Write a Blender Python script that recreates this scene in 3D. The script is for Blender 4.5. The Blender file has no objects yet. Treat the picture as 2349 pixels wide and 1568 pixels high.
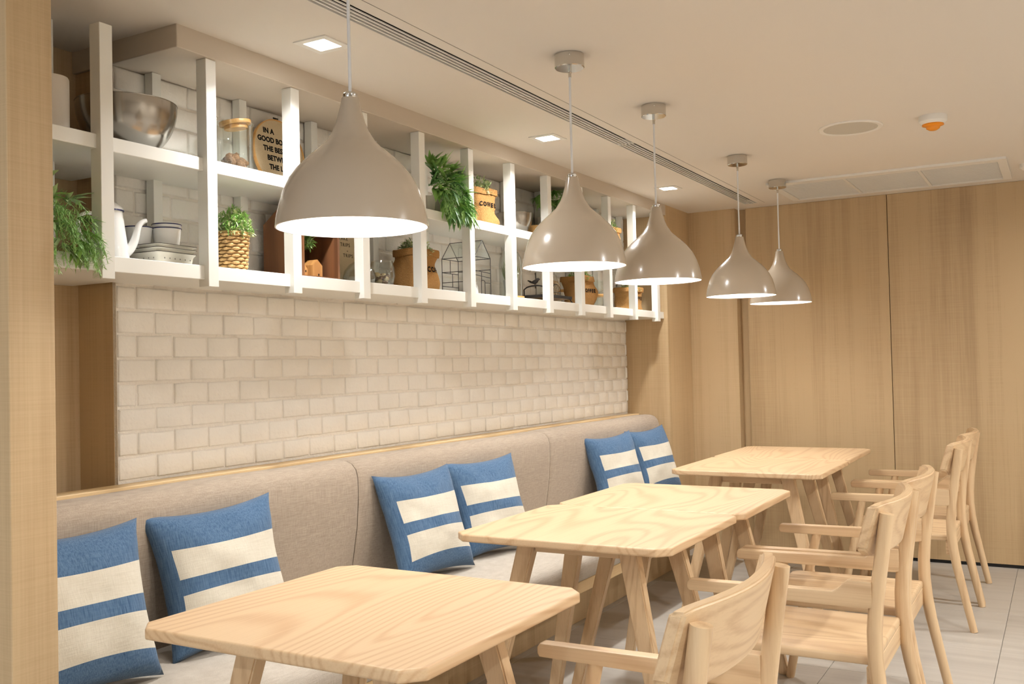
import bpy, bmesh, math, random
from mathutils import Vector, Matrix, noise
from mathutils.bvhtree import BVHTree

random.seed(7)
sc = bpy.context.scene
COL = sc.collection

# ------------------------------------------------------------------ camera, world, light, exposure
CAM_H = 1.30
RIGHT = Vector((0.4955551514, -0.8682694138, -0.0230936542))
UP = Vector((-0.0096147856, -0.0320699584, 0.9994393797))
FWD = Vector((0.8685232569, 0.4950552926, 0.0242406573))
cam_data = bpy.data.cameras.new('camera')
cam_data.sensor_width = 36.0
cam_data.lens = 2217.97 / 2349.0 * 36.0
cam_data.clip_start = 0.05
cam = bpy.data.objects.new('camera', cam_data)
COL.objects.link(cam)
cam.matrix_world = Matrix(((RIGHT.x, UP.x, -FWD.x, 0.0), (RIGHT.y, UP.y, -FWD.y, 0.0),
                           (RIGHT.z, UP.z, -FWD.z, CAM_H), (0, 0, 0, 1)))
sc.camera = cam

world = bpy.data.worlds.new('world')
sc.world = world
world.use_nodes = True
world.node_tree.nodes['Background'].inputs[0].default_value = (0.75, 0.85, 1.0, 1)
world.node_tree.nodes['Background'].inputs[1].default_value = 0.35

sc.view_settings.view_transform = 'Standard'
sc.view_settings.look = 'None'
sc.view_settings.gamma = 1.0
sc.view_settings.use_curve_mapping = False
sc.view_settings.exposure = 0.98
BULB = 20.5          # watts of a pendant bulb
DOWN = 5.0           # watts of a square downlight over the shelf
AISLE = 14.5         # watts of the downlights over the aisle
DOWN_COL = (1.0, 0.99, 0.975)
DAY = 10.0           # daylight through the window behind the camera
sc.cycles.max_bounces = 7
sc.cycles.use_light_tree = False
sc.cycles.diffuse_bounces = 4
sc.cycles.glossy_bounces = 3
sc.cycles.adaptive_threshold = 0.03
sc.cycles.caustics_reflective = False
sc.cycles.caustics_refractive = False
sc.cycles.sample_clamp_indirect = 6.0

def area_light(name, loc, size, power, color, direction=(0, 0, -1), size_y=None, spread=math.pi):
    d = bpy.data.lights.new(name, 'AREA')
    d.energy = power
    d.color = color
    d.size = size
    if size_y:
        d.shape = 'RECTANGLE'
        d.size_y = size_y
    d.spread = spread
    o = bpy.data.objects.new(name, d)
    COL.objects.link(o)
    o.location = loc
    o.rotation_euler = Vector(direction).to_track_quat('-Z', 'Y').to_euler()
    return o

area_light('window_daylight', (-2.95, 1.55, 1.35), 1.9, DAY, (0.72, 0.84, 1.0), (1, 0, -0.05), 1.5)

# ------------------------------------------------------------------ helpers
def s2l(c):
    return tuple(((x / 255.0) / 12.92 if x / 255.0 <= 0.04045 else ((x / 255.0 + 0.055) / 1.055) ** 2.4) for x in c) + (1.0,)

MATS = {}
def new_mat(name):
    m = bpy.data.materials.new(name)
    m.use_nodes = True
    MATS[name] = m
    nt = m.node_tree
    return m, nt, nt.nodes['Principled BSDF']

def plain(name, rgb, rough=0.5, metal=0.0, spec=0.5, coat=0.0, bump=0.0, bump_scale=60, var=0.0, var_scale=8):
    m, nt, b = new_mat(name)
    b.inputs['Base Color'].default_value = s2l(rgb)
    b.inputs['Roughness'].default_value = rough
    b.inputs['Metallic'].default_value = metal
    b.inputs['Specular IOR Level'].default_value = spec
    b.inputs['Coat Weight'].default_value = coat
    b.inputs['Coat Roughness'].default_value = 0.08
    tc = nt.nodes.new('ShaderNodeTexCoord')
    if var:
        n = nt.nodes.new('ShaderNodeTexNoise')
        n.inputs['Scale'].default_value = var_scale
        n.inputs['Detail'].default_value = 4
        nt.links.new(tc.outputs['Object'], n.inputs['Vector'])
        mx = nt.nodes.new('ShaderNodeMix')
        mx.data_type = 'RGBA'
        c = s2l(rgb)
        mx.inputs['A'].default_value = tuple(x * (1 - var) for x in c[:3]) + (1,)
        mx.inputs['B'].default_value = tuple(min(1, x * (1 + var)) for x in c[:3]) + (1,)
        nt.links.new(n.outputs['Fac'], mx.inputs['Factor'])
        nt.links.new(mx.outputs['Result'], b.inputs['Base Color'])
    if bump:
        n2 = nt.nodes.new('ShaderNodeTexNoise')
        n2.inputs['Scale'].default_value = bump_scale
        n2.inputs['Detail'].default_value = 3
        nt.links.new(tc.outputs['Object'], n2.inputs['Vector'])
        bp = nt.nodes.new('ShaderNodeBump')
        bp.inputs['Strength'].default_value = bump
        bp.inputs['Distance'].default_value = 0.01
        nt.links.new(n2.outputs['Fac'], bp.inputs['Height'])
        nt.links.new(bp.outputs['Normal'], b.inputs['Normal'])
    return m

def mathn(nt, op, a, b=None):
    n = nt.nodes.new('ShaderNodeMath')
    n.operation = op
    for i, v in enumerate((a, b)):
        if v is None:
            continue
        if isinstance(v, (int, float)):
            n.inputs[i].default_value = v
        else:
            nt.links.new(v, n.inputs[i])
    return n.outputs[0]

def wood(name, light, dark, axis='X', rings=9.0, ring_scale=2.2, stretch=0.12, fibre=0.35, ring_amt=0.6,
         rough=0.42, linen=0.0, streak=0.0, jitter=True, sharp=1.6):
    """long-grain wood: contour lines of a stretched noise give the cathedral grain, fine stretched noise the fibre"""
    m, nt, b = new_mat(name)
    tc = nt.nodes.new('ShaderNodeTexCoord')
    vec = tc.outputs['Object']
    if jitter:
        oi = nt.nodes.new('ShaderNodeObjectInfo')
        cx = nt.nodes.new('ShaderNodeCombineXYZ')
        for i, k in enumerate((13.0, 7.3, 21.7)):
            nt.links.new(mathn(nt, 'MULTIPLY', oi.outputs['Random'], k), cx.inputs[i])
        ad = nt.nodes.new('ShaderNodeVectorMath')
        ad.operation = 'ADD'
        nt.links.new(vec, ad.inputs[0])
        nt.links.new(cx.outputs[0], ad.inputs[1])
        vec = ad.outputs[0]
    def mapped(sc_cross, sc_along):
        mp = nt.nodes.new('ShaderNodeMapping')
        s = [sc_cross] * 3
        s['XYZ'.index(axis)] = sc_along
        mp.inputs['Scale'].default_value = s
        nt.links.new(vec, mp.inputs['Vector'])
        return mp.outputs[0]
    def noise_of(v, scale, detail=2, rough_=0.5, dist=0.0):
        n = nt.nodes.new('ShaderNodeTexNoise')
        n.inputs['Scale'].default_value = scale
        n.inputs['Detail'].default_value = detail
        n.inputs['Roughness'].default_value = rough_
        n.inputs['Distortion'].default_value = dist
        nt.links.new(v, n.inputs['Vector'])
        return n.outputs['Fac']
    base = noise_of(mapped(ring_scale, ring_scale * stretch), 1.0, 1.2, 0.35, 0.25)
    ph = mathn(nt, 'MULTIPLY', base, rings * 6.283)
    wv = mathn(nt, 'SINE', ph)
    ring = mathn(nt, 'POWER', mathn(nt, 'MULTIPLY', mathn(nt, 'ADD', wv, 1.0), 0.5), sharp)
    fib = noise_of(mapped(170, 170 * 0.018), 1.0, 2, 0.6)
    fac = mathn(nt, 'ADD', mathn(nt, 'MULTIPLY', ring, ring_amt), mathn(nt, 'MULTIPLY', mathn(nt, 'SUBTRACT', fib, 0.5), fibre * 2))
    if streak:
        st = noise_of(mapped(16, 16 * 0.02), 1.0, 3, 0.6)
        fac = mathn(nt, 'ADD', fac, mathn(nt, 'MULTIPLY', mathn(nt, 'SUBTRACT', st, 0.5), streak * 2))
    if linen:
        mp = nt.nodes.new('ShaderNodeMapping')
        s = [4.0, 4.0, 4.0]
        i = 'XYZ'.index(axis)
        s[i] = 300.0
        mp.inputs['Scale'].default_value = s
        nt.links.new(vec, mp.inputs['Vector'])
        cross = noise_of(mp.outputs[0], 1.0, 2, 0.6)
        fac = mathn(nt, 'ADD', fac, mathn(nt, 'MULTIPLY', mathn(nt, 'SUBTRACT', cross, 0.5), linen * 2))
    rp = nt.nodes.new('ShaderNodeValToRGB')
    rp.color_ramp.elements[0].color = s2l(light)
    rp.color_ramp.elements[1].color = s2l(dark)
    nt.links.new(fac, rp.inputs['Fac'])
    nt.links.new(rp.outputs['Color'], b.inputs['Base Color'])
    b.inputs['Roughness'].default_value = rough
    return m

def fabric(name, rgb_a, rgb_b, scale=420.0, streak_axis=None, bump=0.35, amount=1.0):
    m, nt, b = new_mat(name)
    tc = nt.nodes.new('ShaderNodeTexCoord')
    outs = []
    for sx, sy in ((1.0, 0.06), (0.06, 1.0)):
        mp = nt.nodes.new('ShaderNodeMapping')
        mp.inputs['Scale'].default_value = (scale * sx, scale * sx, scale * sy)
        nt.links.new(tc.outputs['Object'], mp.inputs['Vector'])
        n = nt.nodes.new('ShaderNodeTexNoise')
        n.inputs['Scale'].default_value = 1.0
        n.inputs['Detail'].default_value = 2
        nt.links.new(mp.outputs[0], n.inputs['Vector'])
        outs.append(n.outputs['Fac'])
    w = (0.75, 0.25) if streak_axis == 'Z' else (0.5, 0.5)
    fac = mathn(nt, 'ADD', mathn(nt, 'MULTIPLY', outs[0], w[0]), mathn(nt, 'MULTIPLY', outs[1], w[1]))
    fac = mathn(nt, 'ADD', mathn(nt, 'MULTIPLY', mathn(nt, 'SUBTRACT', fac, 0.5), 2.2 * amount), 0.5)
    mx = nt.nodes.new('ShaderNodeMix')
    mx.data_type = 'RGBA'
    mx.inputs['A'].default_value = s2l(rgb_a)
    mx.inputs['B'].default_value = s2l(rgb_b)
    nt.links.new(fac, mx.inputs['Factor'])
    nt.links.new(mx.outputs['Result'], b.inputs['Base Color'])
    b.inputs['Roughness'].default_value = 0.95
    b.inputs['Specular IOR Level'].default_value = 0.15
    b.inputs['Sheen Weight'].default_value = 0.15
    bp = nt.nodes.new('ShaderNodeBump')
    bp.inputs['Strength'].default_value = bump
    bp.inputs['Distance'].default_value = 0.002
    nt.links.new(fac, bp.inputs['Height'])
    nt.links.new(bp.outputs['Normal'], b.inputs['Normal'])
    return m

def glass(name, tint=(0.97, 0.99, 0.98)):
    m = bpy.data.materials.new(name)
    m.use_nodes = True
    MATS[name] = m
    nt = m.node_tree
    nt.nodes.clear()
    out = nt.nodes.new('ShaderNodeOutputMaterial')
    mix = nt.nodes.new('ShaderNodeMixShader')
    tr = nt.nodes.new('ShaderNodeBsdfTransparent')
    tr.inputs[0].default_value = tint + (1,)
    gl = nt.nodes.new('ShaderNodeBsdfGlossy')
    gl.inputs['Roughness'].default_value = 0.02
    lw = nt.nodes.new('ShaderNodeLayerWeight')
    lw.inputs['Blend'].default_value = 0.25
    f = mathn(nt, 'ADD', mathn(nt, 'MULTIPLY', lw.outputs['Facing'], 0.62), 0.05)
    nt.links.new(f, mix.inputs[0])
    nt.links.new(tr.outputs[0], mix.inputs[1])
    nt.links.new(gl.outputs[0], mix.inputs[2])
    nt.links.new(mix.outputs[0], out.inputs[0])
    return m

def emit(name, rgb, strength):
    m = bpy.data.materials.new(name)
    m.use_nodes = True
    MATS[name] = m
    nt = m.node_tree
    nt.nodes.clear()
    out = nt.nodes.new('ShaderNodeOutputMaterial')
    e = nt.nodes.new('ShaderNodeEmission')
    e.inputs[0].default_value = tuple(rgb) + (1,)
    e.inputs[1].default_value = strength
    m.cycles.emission_sampling = 'NONE'
    nt.links.new(e.outputs[0], out.inputs[0])
    return m

# --- materials
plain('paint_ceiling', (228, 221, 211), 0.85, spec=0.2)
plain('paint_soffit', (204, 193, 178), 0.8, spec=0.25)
plain('paint_wall', (226, 218, 206), 0.85, spec=0.2)
plain('speaker_mesh', (198, 193, 181), 0.7)
plain('brick_paint', (244, 240, 232), 0.6, spec=0.35, bump=0.35, bump_scale=55, var=0.03, var_scale=14)
plain('mortar_paint', (240, 234, 224), 0.7, spec=0.25, bump=0.5, bump_scale=90, var=0.05, var_scale=25)
plain('white_lacquer', (238, 238, 232), 0.35, spec=0.4)
plain('white_metal', (236, 233, 226), 0.4)
plain('grille_grey', (222, 221, 216), 0.5)
plain('dark_void', (22, 20, 18), 0.9, spec=0.1)
plain('duct_dark', (70, 62, 54), 0.8, spec=0.2)
plain('black_plinth', (22, 22, 24), 0.6)
plain('shade_taupe', (184, 170, 151), 0.22, spec=0.5, coat=0.5)
plain('shade_inside', (250, 248, 244), 0.6)
plain('chrome', (205, 203, 198), 0.12, metal=1.0)
plain('steel_brushed', (168, 162, 153), 0.2, metal=1.0)
plain('cord_white', (226, 226, 226), 0.5)
plain('iron_black', (42, 36, 32), 0.55)
plain('wire_black', (32, 30, 30), 0.45)
plain('wire_cream', (214, 204, 186), 0.5)
plain('enamel_white', (240, 240, 238), 0.12, coat=0.4)
plain('enamel_navy', (38, 42, 92), 0.15, coat=0.4)
plain('ceramic_cream', (236, 232, 218), 0.2, coat=0.3)
plain('ceramic_dark_rim', (70, 66, 60), 0.4)
plain('wax', (244, 236, 224), 0.45, spec=0.4)
plain('orange_lamp', (242, 150, 24), 0.25)
plain('burlap', (186, 140, 86), 0.95, spec=0.1, bump=0.9, bump_scale=260, var=0.16, var_scale=140)
plain('ink_black', (30, 27, 25), 0.9, spec=0.1)
plain('linen_natural', (206, 186, 152), 0.95, spec=0.1, bump=0.5, bump_scale=300, var=0.07, var_scale=220)
plain('wicker', (206, 168, 112), 0.7, bump=0.4, bump_scale=200, var=0.15, var_scale=60)
plain('galvanised', (176, 182, 184), 0.4, metal=0.7)
plain('soil', (62, 46, 34), 0.95)
plain('leaf_mid', (150, 196, 106), 0.5, var=0.35, var_scale=22)
plain('leaf_shaded', (108, 158, 92), 0.45, var=0.4, var_scale=25)  # darker copy of the leaf green, shade put into the colour
plain('leaf_pale', (166, 190, 136), 0.55, var=0.3, var_scale=45)
plain('leaf_cream', (206, 214, 160), 0.55, var=0.2, var_scale=45)
plain('leaf_fern', (166, 208, 130), 0.55, var=0.3, var_scale=25)
plain('leaf_palm', (116, 166, 80), 0.45, var=0.35, var_scale=16)
plain('grass_green', (124, 146, 66), 0.5, var=0.25, var_scale=30)
plain('stem_green', (96, 116, 62), 0.6)
plain('walnut_shell', (138, 100, 66), 0.7, bump=0.8, bump_scale=120, var=0.35, var_scale=40)
plain('potpourri_cream', (222, 200, 156), 0.7, var=0.15, var_scale=60)
plain('potpourri_brown', (112, 82, 56), 0.8, var=0.3, var_scale=60)
plain('rattan_ball', (222, 208, 178), 0.8, bump=0.9, bump_scale=90, var=0.15, var_scale=50)
plain('grout', (150, 146, 140), 0.9)
plain('window_white', (230, 230, 228), 0.5)
emit('bulb_glow', (1.0, 0.96, 0.90), 25.0)
emit('downlight_glow', (1.0, 0.97, 0.92), 14.0)
emit('sky_pane', (0.72, 0.84, 1.0), 1.2)
glass('clear_glass')
ASH_L, ASH_D = (219, 190, 151), (172, 130, 90)
for ax in 'XYZ':
    wood('ash_' + ax, ASH_L, ASH_D, ax, rings=14.0, ring_scale=5.0, stretch=0.10, fibre=0.34, ring_amt=0.36, sharp=2.2)
wood('ash_top', (221, 191, 152), (184, 136, 92), 'X', rings=34.0, ring_scale=2.4, stretch=0.20, fibre=0.30, ring_amt=0.40, sharp=2.4)
wood('ash_trim', (226, 198, 152), (202, 164, 114), 'X', rings=5.0, ring_scale=3.0, stretch=0.1, fibre=0.3, ring_amt=0.3)
wood('oak_panel', (194, 167, 127), (146, 117, 81), 'Z', rings=3.0, ring_scale=2.0, stretch=0.08, fibre=0.3, ring_amt=0.28, linen=0.22, streak=0.5, rough=0.5)
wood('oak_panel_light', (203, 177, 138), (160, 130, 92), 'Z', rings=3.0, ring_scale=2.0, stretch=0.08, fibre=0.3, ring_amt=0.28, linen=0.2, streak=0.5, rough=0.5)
wood('walnut', (138, 92, 60), (78, 48, 32), 'Z', rings=5.0, ring_scale=6.0, stretch=0.1, fibre=0.3, ring_amt=0.6, rough=0.45)
wood('toy_oak', (206, 152, 90), (170, 112, 58), 'Z', rings=6.0, ring_scale=12.0, stretch=0.2, fibre=0.3, ring_amt=0.5)
wood('bamboo', (214, 166, 100), (180, 126, 66), 'X', rings=4.0, ring_scale=10.0, stretch=0.1, fibre=0.4, ring_amt=0.4)
wood('tile_stone', (190, 184, 175), (158, 151, 143), 'Y', rings=2.0, ring_scale=2.0, stretch=0.15, fibre=0.25, ring_amt=0.3, streak=0.55, rough=0.42)
fabric('upholstery', (152, 137, 121), (187, 172, 155), 420)
fabric('seat_fabric', (184, 174, 160), (212, 204, 192), 420)
fabric('denim', (52, 82, 116), (102, 130, 160), 330, 'Z', amount=0.9)
fabric('cream_cloth', (206, 198, 180), (226, 220, 205), 420, amount=0.8)

# --- object helpers
def tag(o, label=None, cat=None, group=None, kind=None):
    if label: o['label'] = label
    if cat: o['category'] = cat
    if group: o['group'] = group
    if kind: o['kind'] = kind
    return o

def smooth(me, angle=40):
    for p in me.polygons:
        p.use_smooth = True
    me.set_sharp_from_angle(angle=math.radians(angle))

def mesh_of(name, bm, mat, sm=None):
    me = bpy.data.meshes.new(name)
    bmesh.ops.recalc_face_normals(bm, faces=bm.faces[:])
    bm.to_mesh(me)
    bm.free()
    for mt in (mat if isinstance(mat, (list, tuple)) else [mat]):
        me.materials.append(MATS[mt])
    if sm:
        smooth(me, sm)
    return me

def obj(name, bm, mat, parent=None, sm=None, loc=None, rot=None):
    me = bm if isinstance(bm, bpy.types.Mesh) else mesh_of(name, bm, mat, sm)
    o = bpy.data.objects.new(name, me)
    COL.objects.link(o)
    if name in ('tabletop', 'armrest', 'seat', 'backrest', 'leg') and sm:
        w = o.modifiers.new('weighted_normal', 'WEIGHTED_NORMAL')
        w.keep_sharp = True
    if parent:
        o.parent = parent
    if loc:
        o.location = loc
    if rot:
        o.rotation_euler = rot
    return o

def empty(name, loc=(0, 0, 0), rz=0.0):
    o = bpy.data.objects.new(name, None)
    o.empty_display_size = 0.05
    COL.objects.link(o)
    o.location = loc
    o.rotation_euler = (0, 0, rz)
    return o

def thing(name, label, cat, loc=(0, 0, 0), rz=0.0, group=None):
    return tag(empty(name, loc, rz), label, cat, group)

def struct(name, bm, mat, parent=None, sm=None):
    o = obj(name, bm, mat, parent, sm)
    if parent is None:
        o['kind'] = 'structure'
    return o

def copy_tree(o, parent=None):
    c = o.copy()
    COL.objects.link(c)
    c.parent = parent
    for ch in o.children:
        copy_tree(ch, c)
    return c

def box(bm, x0, x1, y0, y1, z0, z1):
    vs = [bm.verts.new((x, y, z)) for z in (z0, z1) for y in (y0, y1) for x in (x0, x1)]
    for f in ((0, 2, 3, 1), (4, 5, 7, 6), (0, 1, 5, 4), (2, 6, 7, 3), (1, 3, 7, 5), (0, 4, 6, 2)):
        bm.faces.new([vs[i] for i in f])
    return vs

def bbox(x0, x1, y0, y1, z0, z1, bev=0.0, seg=2):
    bm = bmesh.new()
    box(bm, x0, x1, y0, y1, z0, z1)
    if bev:
        bmesh.ops.bevel(bm, geom=bm.edges[:], offset=bev, segments=seg, profile=0.6, affect='EDGES')
    return bm

def prism(pts, axis, a, b, bev=0.0, seg=2):
    """extrude a 2-D polygon; axis X: pts are (y,z); Y: (x,z); Z: (x,y)"""
    bm = bmesh.new()
    def P(u, v, w):
        return {'X': (w, u, v), 'Y': (u, w, v), 'Z': (u, v, w)}[axis]
    va = [bm.verts.new(P(u, v, a)) for u, v in pts]
    vb = [bm.verts.new(P(u, v, b)) for u, v in pts]
    n = len(pts)
    bm.faces.new(va)
    bm.faces.new(vb[::-1])
    for i in range(n):
        bm.faces.new((va[i], vb[i], vb[(i + 1) % n], va[(i + 1) % n]))
    if bev:
        bmesh.ops.recalc_face_normals(bm, faces=bm.faces[:])
        bmesh.ops.bevel(bm, geom=bm.edges[:], offset=bev, segments=seg, profile=0.6, affect='EDGES')
    return bm

def lathe(bm, prof, seg=32, c=(0, 0, 0), cap0=False, cap1=False):
    rings = []
    for r, z in prof:
        if r < 1e-6:
            rings.append([bm.verts.new((c[0], c[1], c[2] + z))])
        else:
            rings.append([bm.verts.new((c[0] + r * math.cos(2 * math.pi * i / seg), c[1] + r * math.sin(2 * math.pi * i / seg), c[2] + z)) for i in range(seg)])
    for a, b in zip(rings, rings[1:]):
        for i in range(seg):
            j = (i + 1) % seg
            if len(a) == 1 and len(b) == 1:
                continue
            if len(a) == 1:
                bm.faces.new((a[0], b[i], b[j]))
            elif len(b) == 1:
                bm.faces.new((a[i], b[0], a[j]))
            else:
                bm.faces.new((a[i], b[i], b[j], a[j]))
    if cap0 and len(rings[0]) > 1:
        bm.faces.new(rings[0])
    if cap1 and len(rings[-1]) > 1:
        bm.faces.new(rings[-1])
    return bm

def tube(bm, pts, rad, seg=10, closed=False, sq=None):
    pts = [Vector(p) for p in pts]
    n = len(pts)
    rads = rad if isinstance(rad, (list, tuple)) else [rad] * n
    rings = []
    ref = Vector((0, 0, 1))
    prev = None
    for i, p in enumerate(pts):
        if closed:
            t = (pts[(i + 1) % n] - pts[i - 1]).normalized()
        else:
            t = (pts[min(i + 1, n - 1)] - pts[max(i - 1, 0)]).normalized()
        if abs(t.dot(ref)) > 0.95:
            ref = Vector((1, 0, 0)) if abs(t.x) < 0.9 else Vector((0, 1, 0))
        if prev is None:
            u = t.cross(ref).normalized()
        else:
            u = (prev - t * prev.dot(t)).normalized()
        prev = u
        v = u.cross(t).normalized()
        rings.append([bm.verts.new(p + u * rads[i] * math.cos(2 * math.pi * k / seg) + v * rads[i] * math.sin(2 * math.pi * k / seg)) for k in range(seg)])
    m = n if closed else n - 1
    for i in range(m):
        a, b = rings[i], rings[(i + 1) % n]
        for k in range(seg):
            bm.faces.new((a[k], a[(k + 1) % seg], b[(k + 1) % seg], b[k]))
    if not closed:
        bm.faces.new(rings[0][::-1])
        bm.faces.new(rings[-1])
    return bm

def ball(bm, c, r, seg=12, squash=1.0):
    rings = max(5, seg // 2)
    lathe(bm, [(r * math.sin(math.pi * i / rings) if 0 < i < rings else 0.0, -r * squash * math.cos(math.pi * i / rings)) for i in range(rings + 1)], seg, c)

def bez(p0, p1, p2, n=8):
    p0, p1, p2 = Vector(p0), Vector(p1), Vector(p2)
    return [p0 * (1 - t) ** 2 + p1 * 2 * t * (1 - t) + p2 * t * t for t in [i / n for i in range(n + 1)]]

def text_mesh(name, body, size, bold=0.0, depth=0.0004, align='CENTER', spacing=1.0):
    cu = bpy.data.curves.new(name, 'FONT')
    cu.body = body
    cu.size = size
    cu.align_x = align
    cu.align_y = 'CENTER'
    cu.extrude = depth
    cu.offset = bold
    cu.space_character = spacing
    cu.resolution_u = 3
    o = bpy.data.objects.new(name, cu)
    COL.objects.link(o)
    dg = bpy.context.evaluated_depsgraph_get()
    me = bpy.data.meshes.new_from_object(o.evaluated_get(dg))
    bpy.data.objects.remove(o)
    me.materials.clear()
    return me

# ------------------------------------------------------------------ the room
ZC = 2.348          # ceiling
YW = 2.585          # face of the mortar of the brick wall
XF = 6.61           # far wall
# floor: slab in grout colour with single tiles on it
fl = struct('floor', bbox(-3.0, 7.0, -3.2, 3.0, -0.12, -0.004), 'grout')
tile_me = {}
tsx, tsy = 1.24, 0.617
for i in range(-6, 3):
    for j in range(-6, 4):
        x0, y0 = 4.2 + i * tsx, 0.282 + j * tsy
        x1, y1 = x0 + tsx, y0 + tsy
        if x1 < -2.9 or x0 > 6.85 or y1 < -3.1 or y0 > 2.3:
            continue
        if 'a' not in tile_me:
            tile_me['a'] = mesh_of('tile', bbox(0.0012, tsx - 0.0012, 0.0012, tsy - 0.0012, -0.006, 0.0, 0.0012, 1), 'tile_stone')
        obj('tile', tile_me['a'], None, fl, loc=(x0, y0, 0.0))

# ceiling, with a slot left open for the linear diffuser
SY0, SY1, SX0, SX1 = 1.748, 1.832, 0.6, 6.43
bm = bmesh.new()
box(bm, -3.0, 7.0, -3.2, SY0, ZC, ZC + 0.06)
box(bm, -3.0, 7.0, SY1, 3.0, ZC, ZC + 0.06)
box(bm, -3.0, SX0, SY0, SY1, ZC, ZC + 0.06)
box(bm, SX1, 7.0, SY0, SY1, ZC, ZC + 0.06)
struct('ceiling', bm, 'paint_ceiling')
# dropped box over the shelf
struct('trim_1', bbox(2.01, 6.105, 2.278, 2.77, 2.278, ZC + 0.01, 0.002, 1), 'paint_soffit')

# left wall: mortar bed with painted bricks
wl = struct('wall_left', bbox(2.024, 6.098, YW, 2.76, 0.5, 2.277), 'mortar_paint')
BH, BW = 0.0775, 0.1474
def brick_mesh(w, seed):
    rnd = random.Random(seed)
    bm = bmesh.new()
    h, d, g = BH, 0.020, 0.0034
    nx, nz = 3, 2
    x0, x1, z0, z1 = g, w - g, g, h - g
    # front face (towards -Y) with a soft, uneven arris
    outer = [(x0, z0), ((x0 + x1) / 2, z0 + rnd.uniform(-.001, .0025)), (x1, z0 + rnd.uniform(-.002, .002)), (x1 + rnd.uniform(-.0015, .0015), (z0 + z1) / 2),
             (x1, z1 + rnd.uniform(-.002, .002)), ((x0 + x1) / 2, z1 + rnd.uniform(-.0025, .001)), (x0, z1 + rnd.uniform(-.002, .002)), (x0 + rnd.uniform(-.0015, .0015), (z0 + z1) / 2)]
    cx, cz = (x0 + x1) / 2, (z0 + z1) / 2
    def ring(ins, y):
        out = []
        for x, z in outer:
            dx, dz = (1 if x < cx - 1e-4 else -1 if x > cx + 1e-4 else 0), (1 if z < cz - 1e-4 else -1 if z > cz + 1e-4 else 0)
            out.append(bm.verts.new((x + dx * ins, y + (rnd.uniform(-.0012, .0012) if ins > .001 else 0), z + dz * ins)))
        return out
    r0, r1, r2 = ring(0, 0.012), ring(0.0012, -0.0035), ring(0.0060, -0.0075)
    for a, b in ((r0, r1), (r1, r2)):
        for k in range(8):
            bm.faces.new((a[k], a[(k + 1) % 8], b[(k + 1) % 8], b[k]))
    bm.faces.new(r2)
    return mesh_of('brick', bm, 'brick_paint', 60)
full = [brick_mesh(BW, 11 + k) for k in range(7)]
n_course = 17
Z0 = 0.962
rest = bmesh.new()
count = 0
placed = []
for c in range(n_course):
    x = 2.022
    first = BW / 2 if c % 2 == 1 else BW
    k = 0
    while x < 6.098 - 0.02:
        w = first if k == 0 else BW
        w = min(w, 6.1 - x)
        placed.append((c, x, w))
        x += w
        k += 1
placed.sort(key=lambda t: (t[0] >= 8, t[1]))
half_cache = {}
for c, x, w in placed:
    z = Z0 + c * BH
    me = random.choice(full)
    if abs(w - BW) > 0.002:
        key = round(w, 3)
        if key not in half_cache:
            half_cache[key] = brick_mesh(w, 50 + len(half_cache))
        me = half_cache[key]
    loc = (x, YW + random.uniform(-0.002, 0.003), z + random.uniform(-0.0008, 0.0008))
    ry = math.radians(random.uniform(-0.5, 0.5))
    if count < 300:
        obj('brick', me, None, wl, loc=loc, rot=(math.radians(random.uniform(-1.2, 1.2)), ry, math.radians(random.uniform(-0.6, 0.6))))
        count += 1
    else:
        tmp = bmesh.new()
        tmp.from_mesh(me)
        bmesh.ops.translate(tmp, verts=tmp.verts, vec=loc)
        vm = [rest.verts.new(v.co) for v in tmp.verts]
        tmp.verts.index_update()
        for f in tmp.faces:
            rest.faces.new([vm[v.index] for v in f.verts])
        tmp.free()
tag(obj('brickwork', rest, 'brick_paint', wl, 60), kind='stuff')

# timber faces round the alcove
struct('wall_left_recess', bbox(1.33, 2.06, 2.765, 2.80, 0.0, ZC), 'oak_panel_light')  # paler oak puts the lamplight missing in this recess into the colour
struct('wall_left_return', bbox(2.0225, 2.05, 2.60, 2.765, 0.0, ZC), 'oak_panel_light')  # paler oak here too, brightened by colour in place of lamplight
struct('wall_far_return', bbox(6.1, 6.13, 2.2805, 2.80, 0.0, ZC), 'oak_panel_light')
struct('wall_far_pier', bbox(6.1305, 6.5595, 2.2805, 2.31, 0.0, ZC), 'oak_panel_light')
struct('wall_far_side', bbox(6.56, 6.70, 1.945, 2.31, 0.0, ZC), 'oak_panel_light')
# far wall: backing with separate panels and a black plinth
wf = struct('wall_far', bbox(6.655, 6.75, -3.2, 1.945, 0.0, ZC), 'oak_panel')
for y0, y1 in ((0.9635, 1.885), (0.02, 0.9595), (-0.925, 0.016), (-1.87, -0.929), (-2.815, -1.874)):
    obj('wall_panel', bbox(XF, 6.654, y0, y1, 0.022, ZC - 0.001, 0.001, 1), 'oak_panel', wf)
struct('baseboard_far', bbox(6.622, 6.654, -3.2, 1.885, 0.0, 0.021), 'black_plinth')
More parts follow.
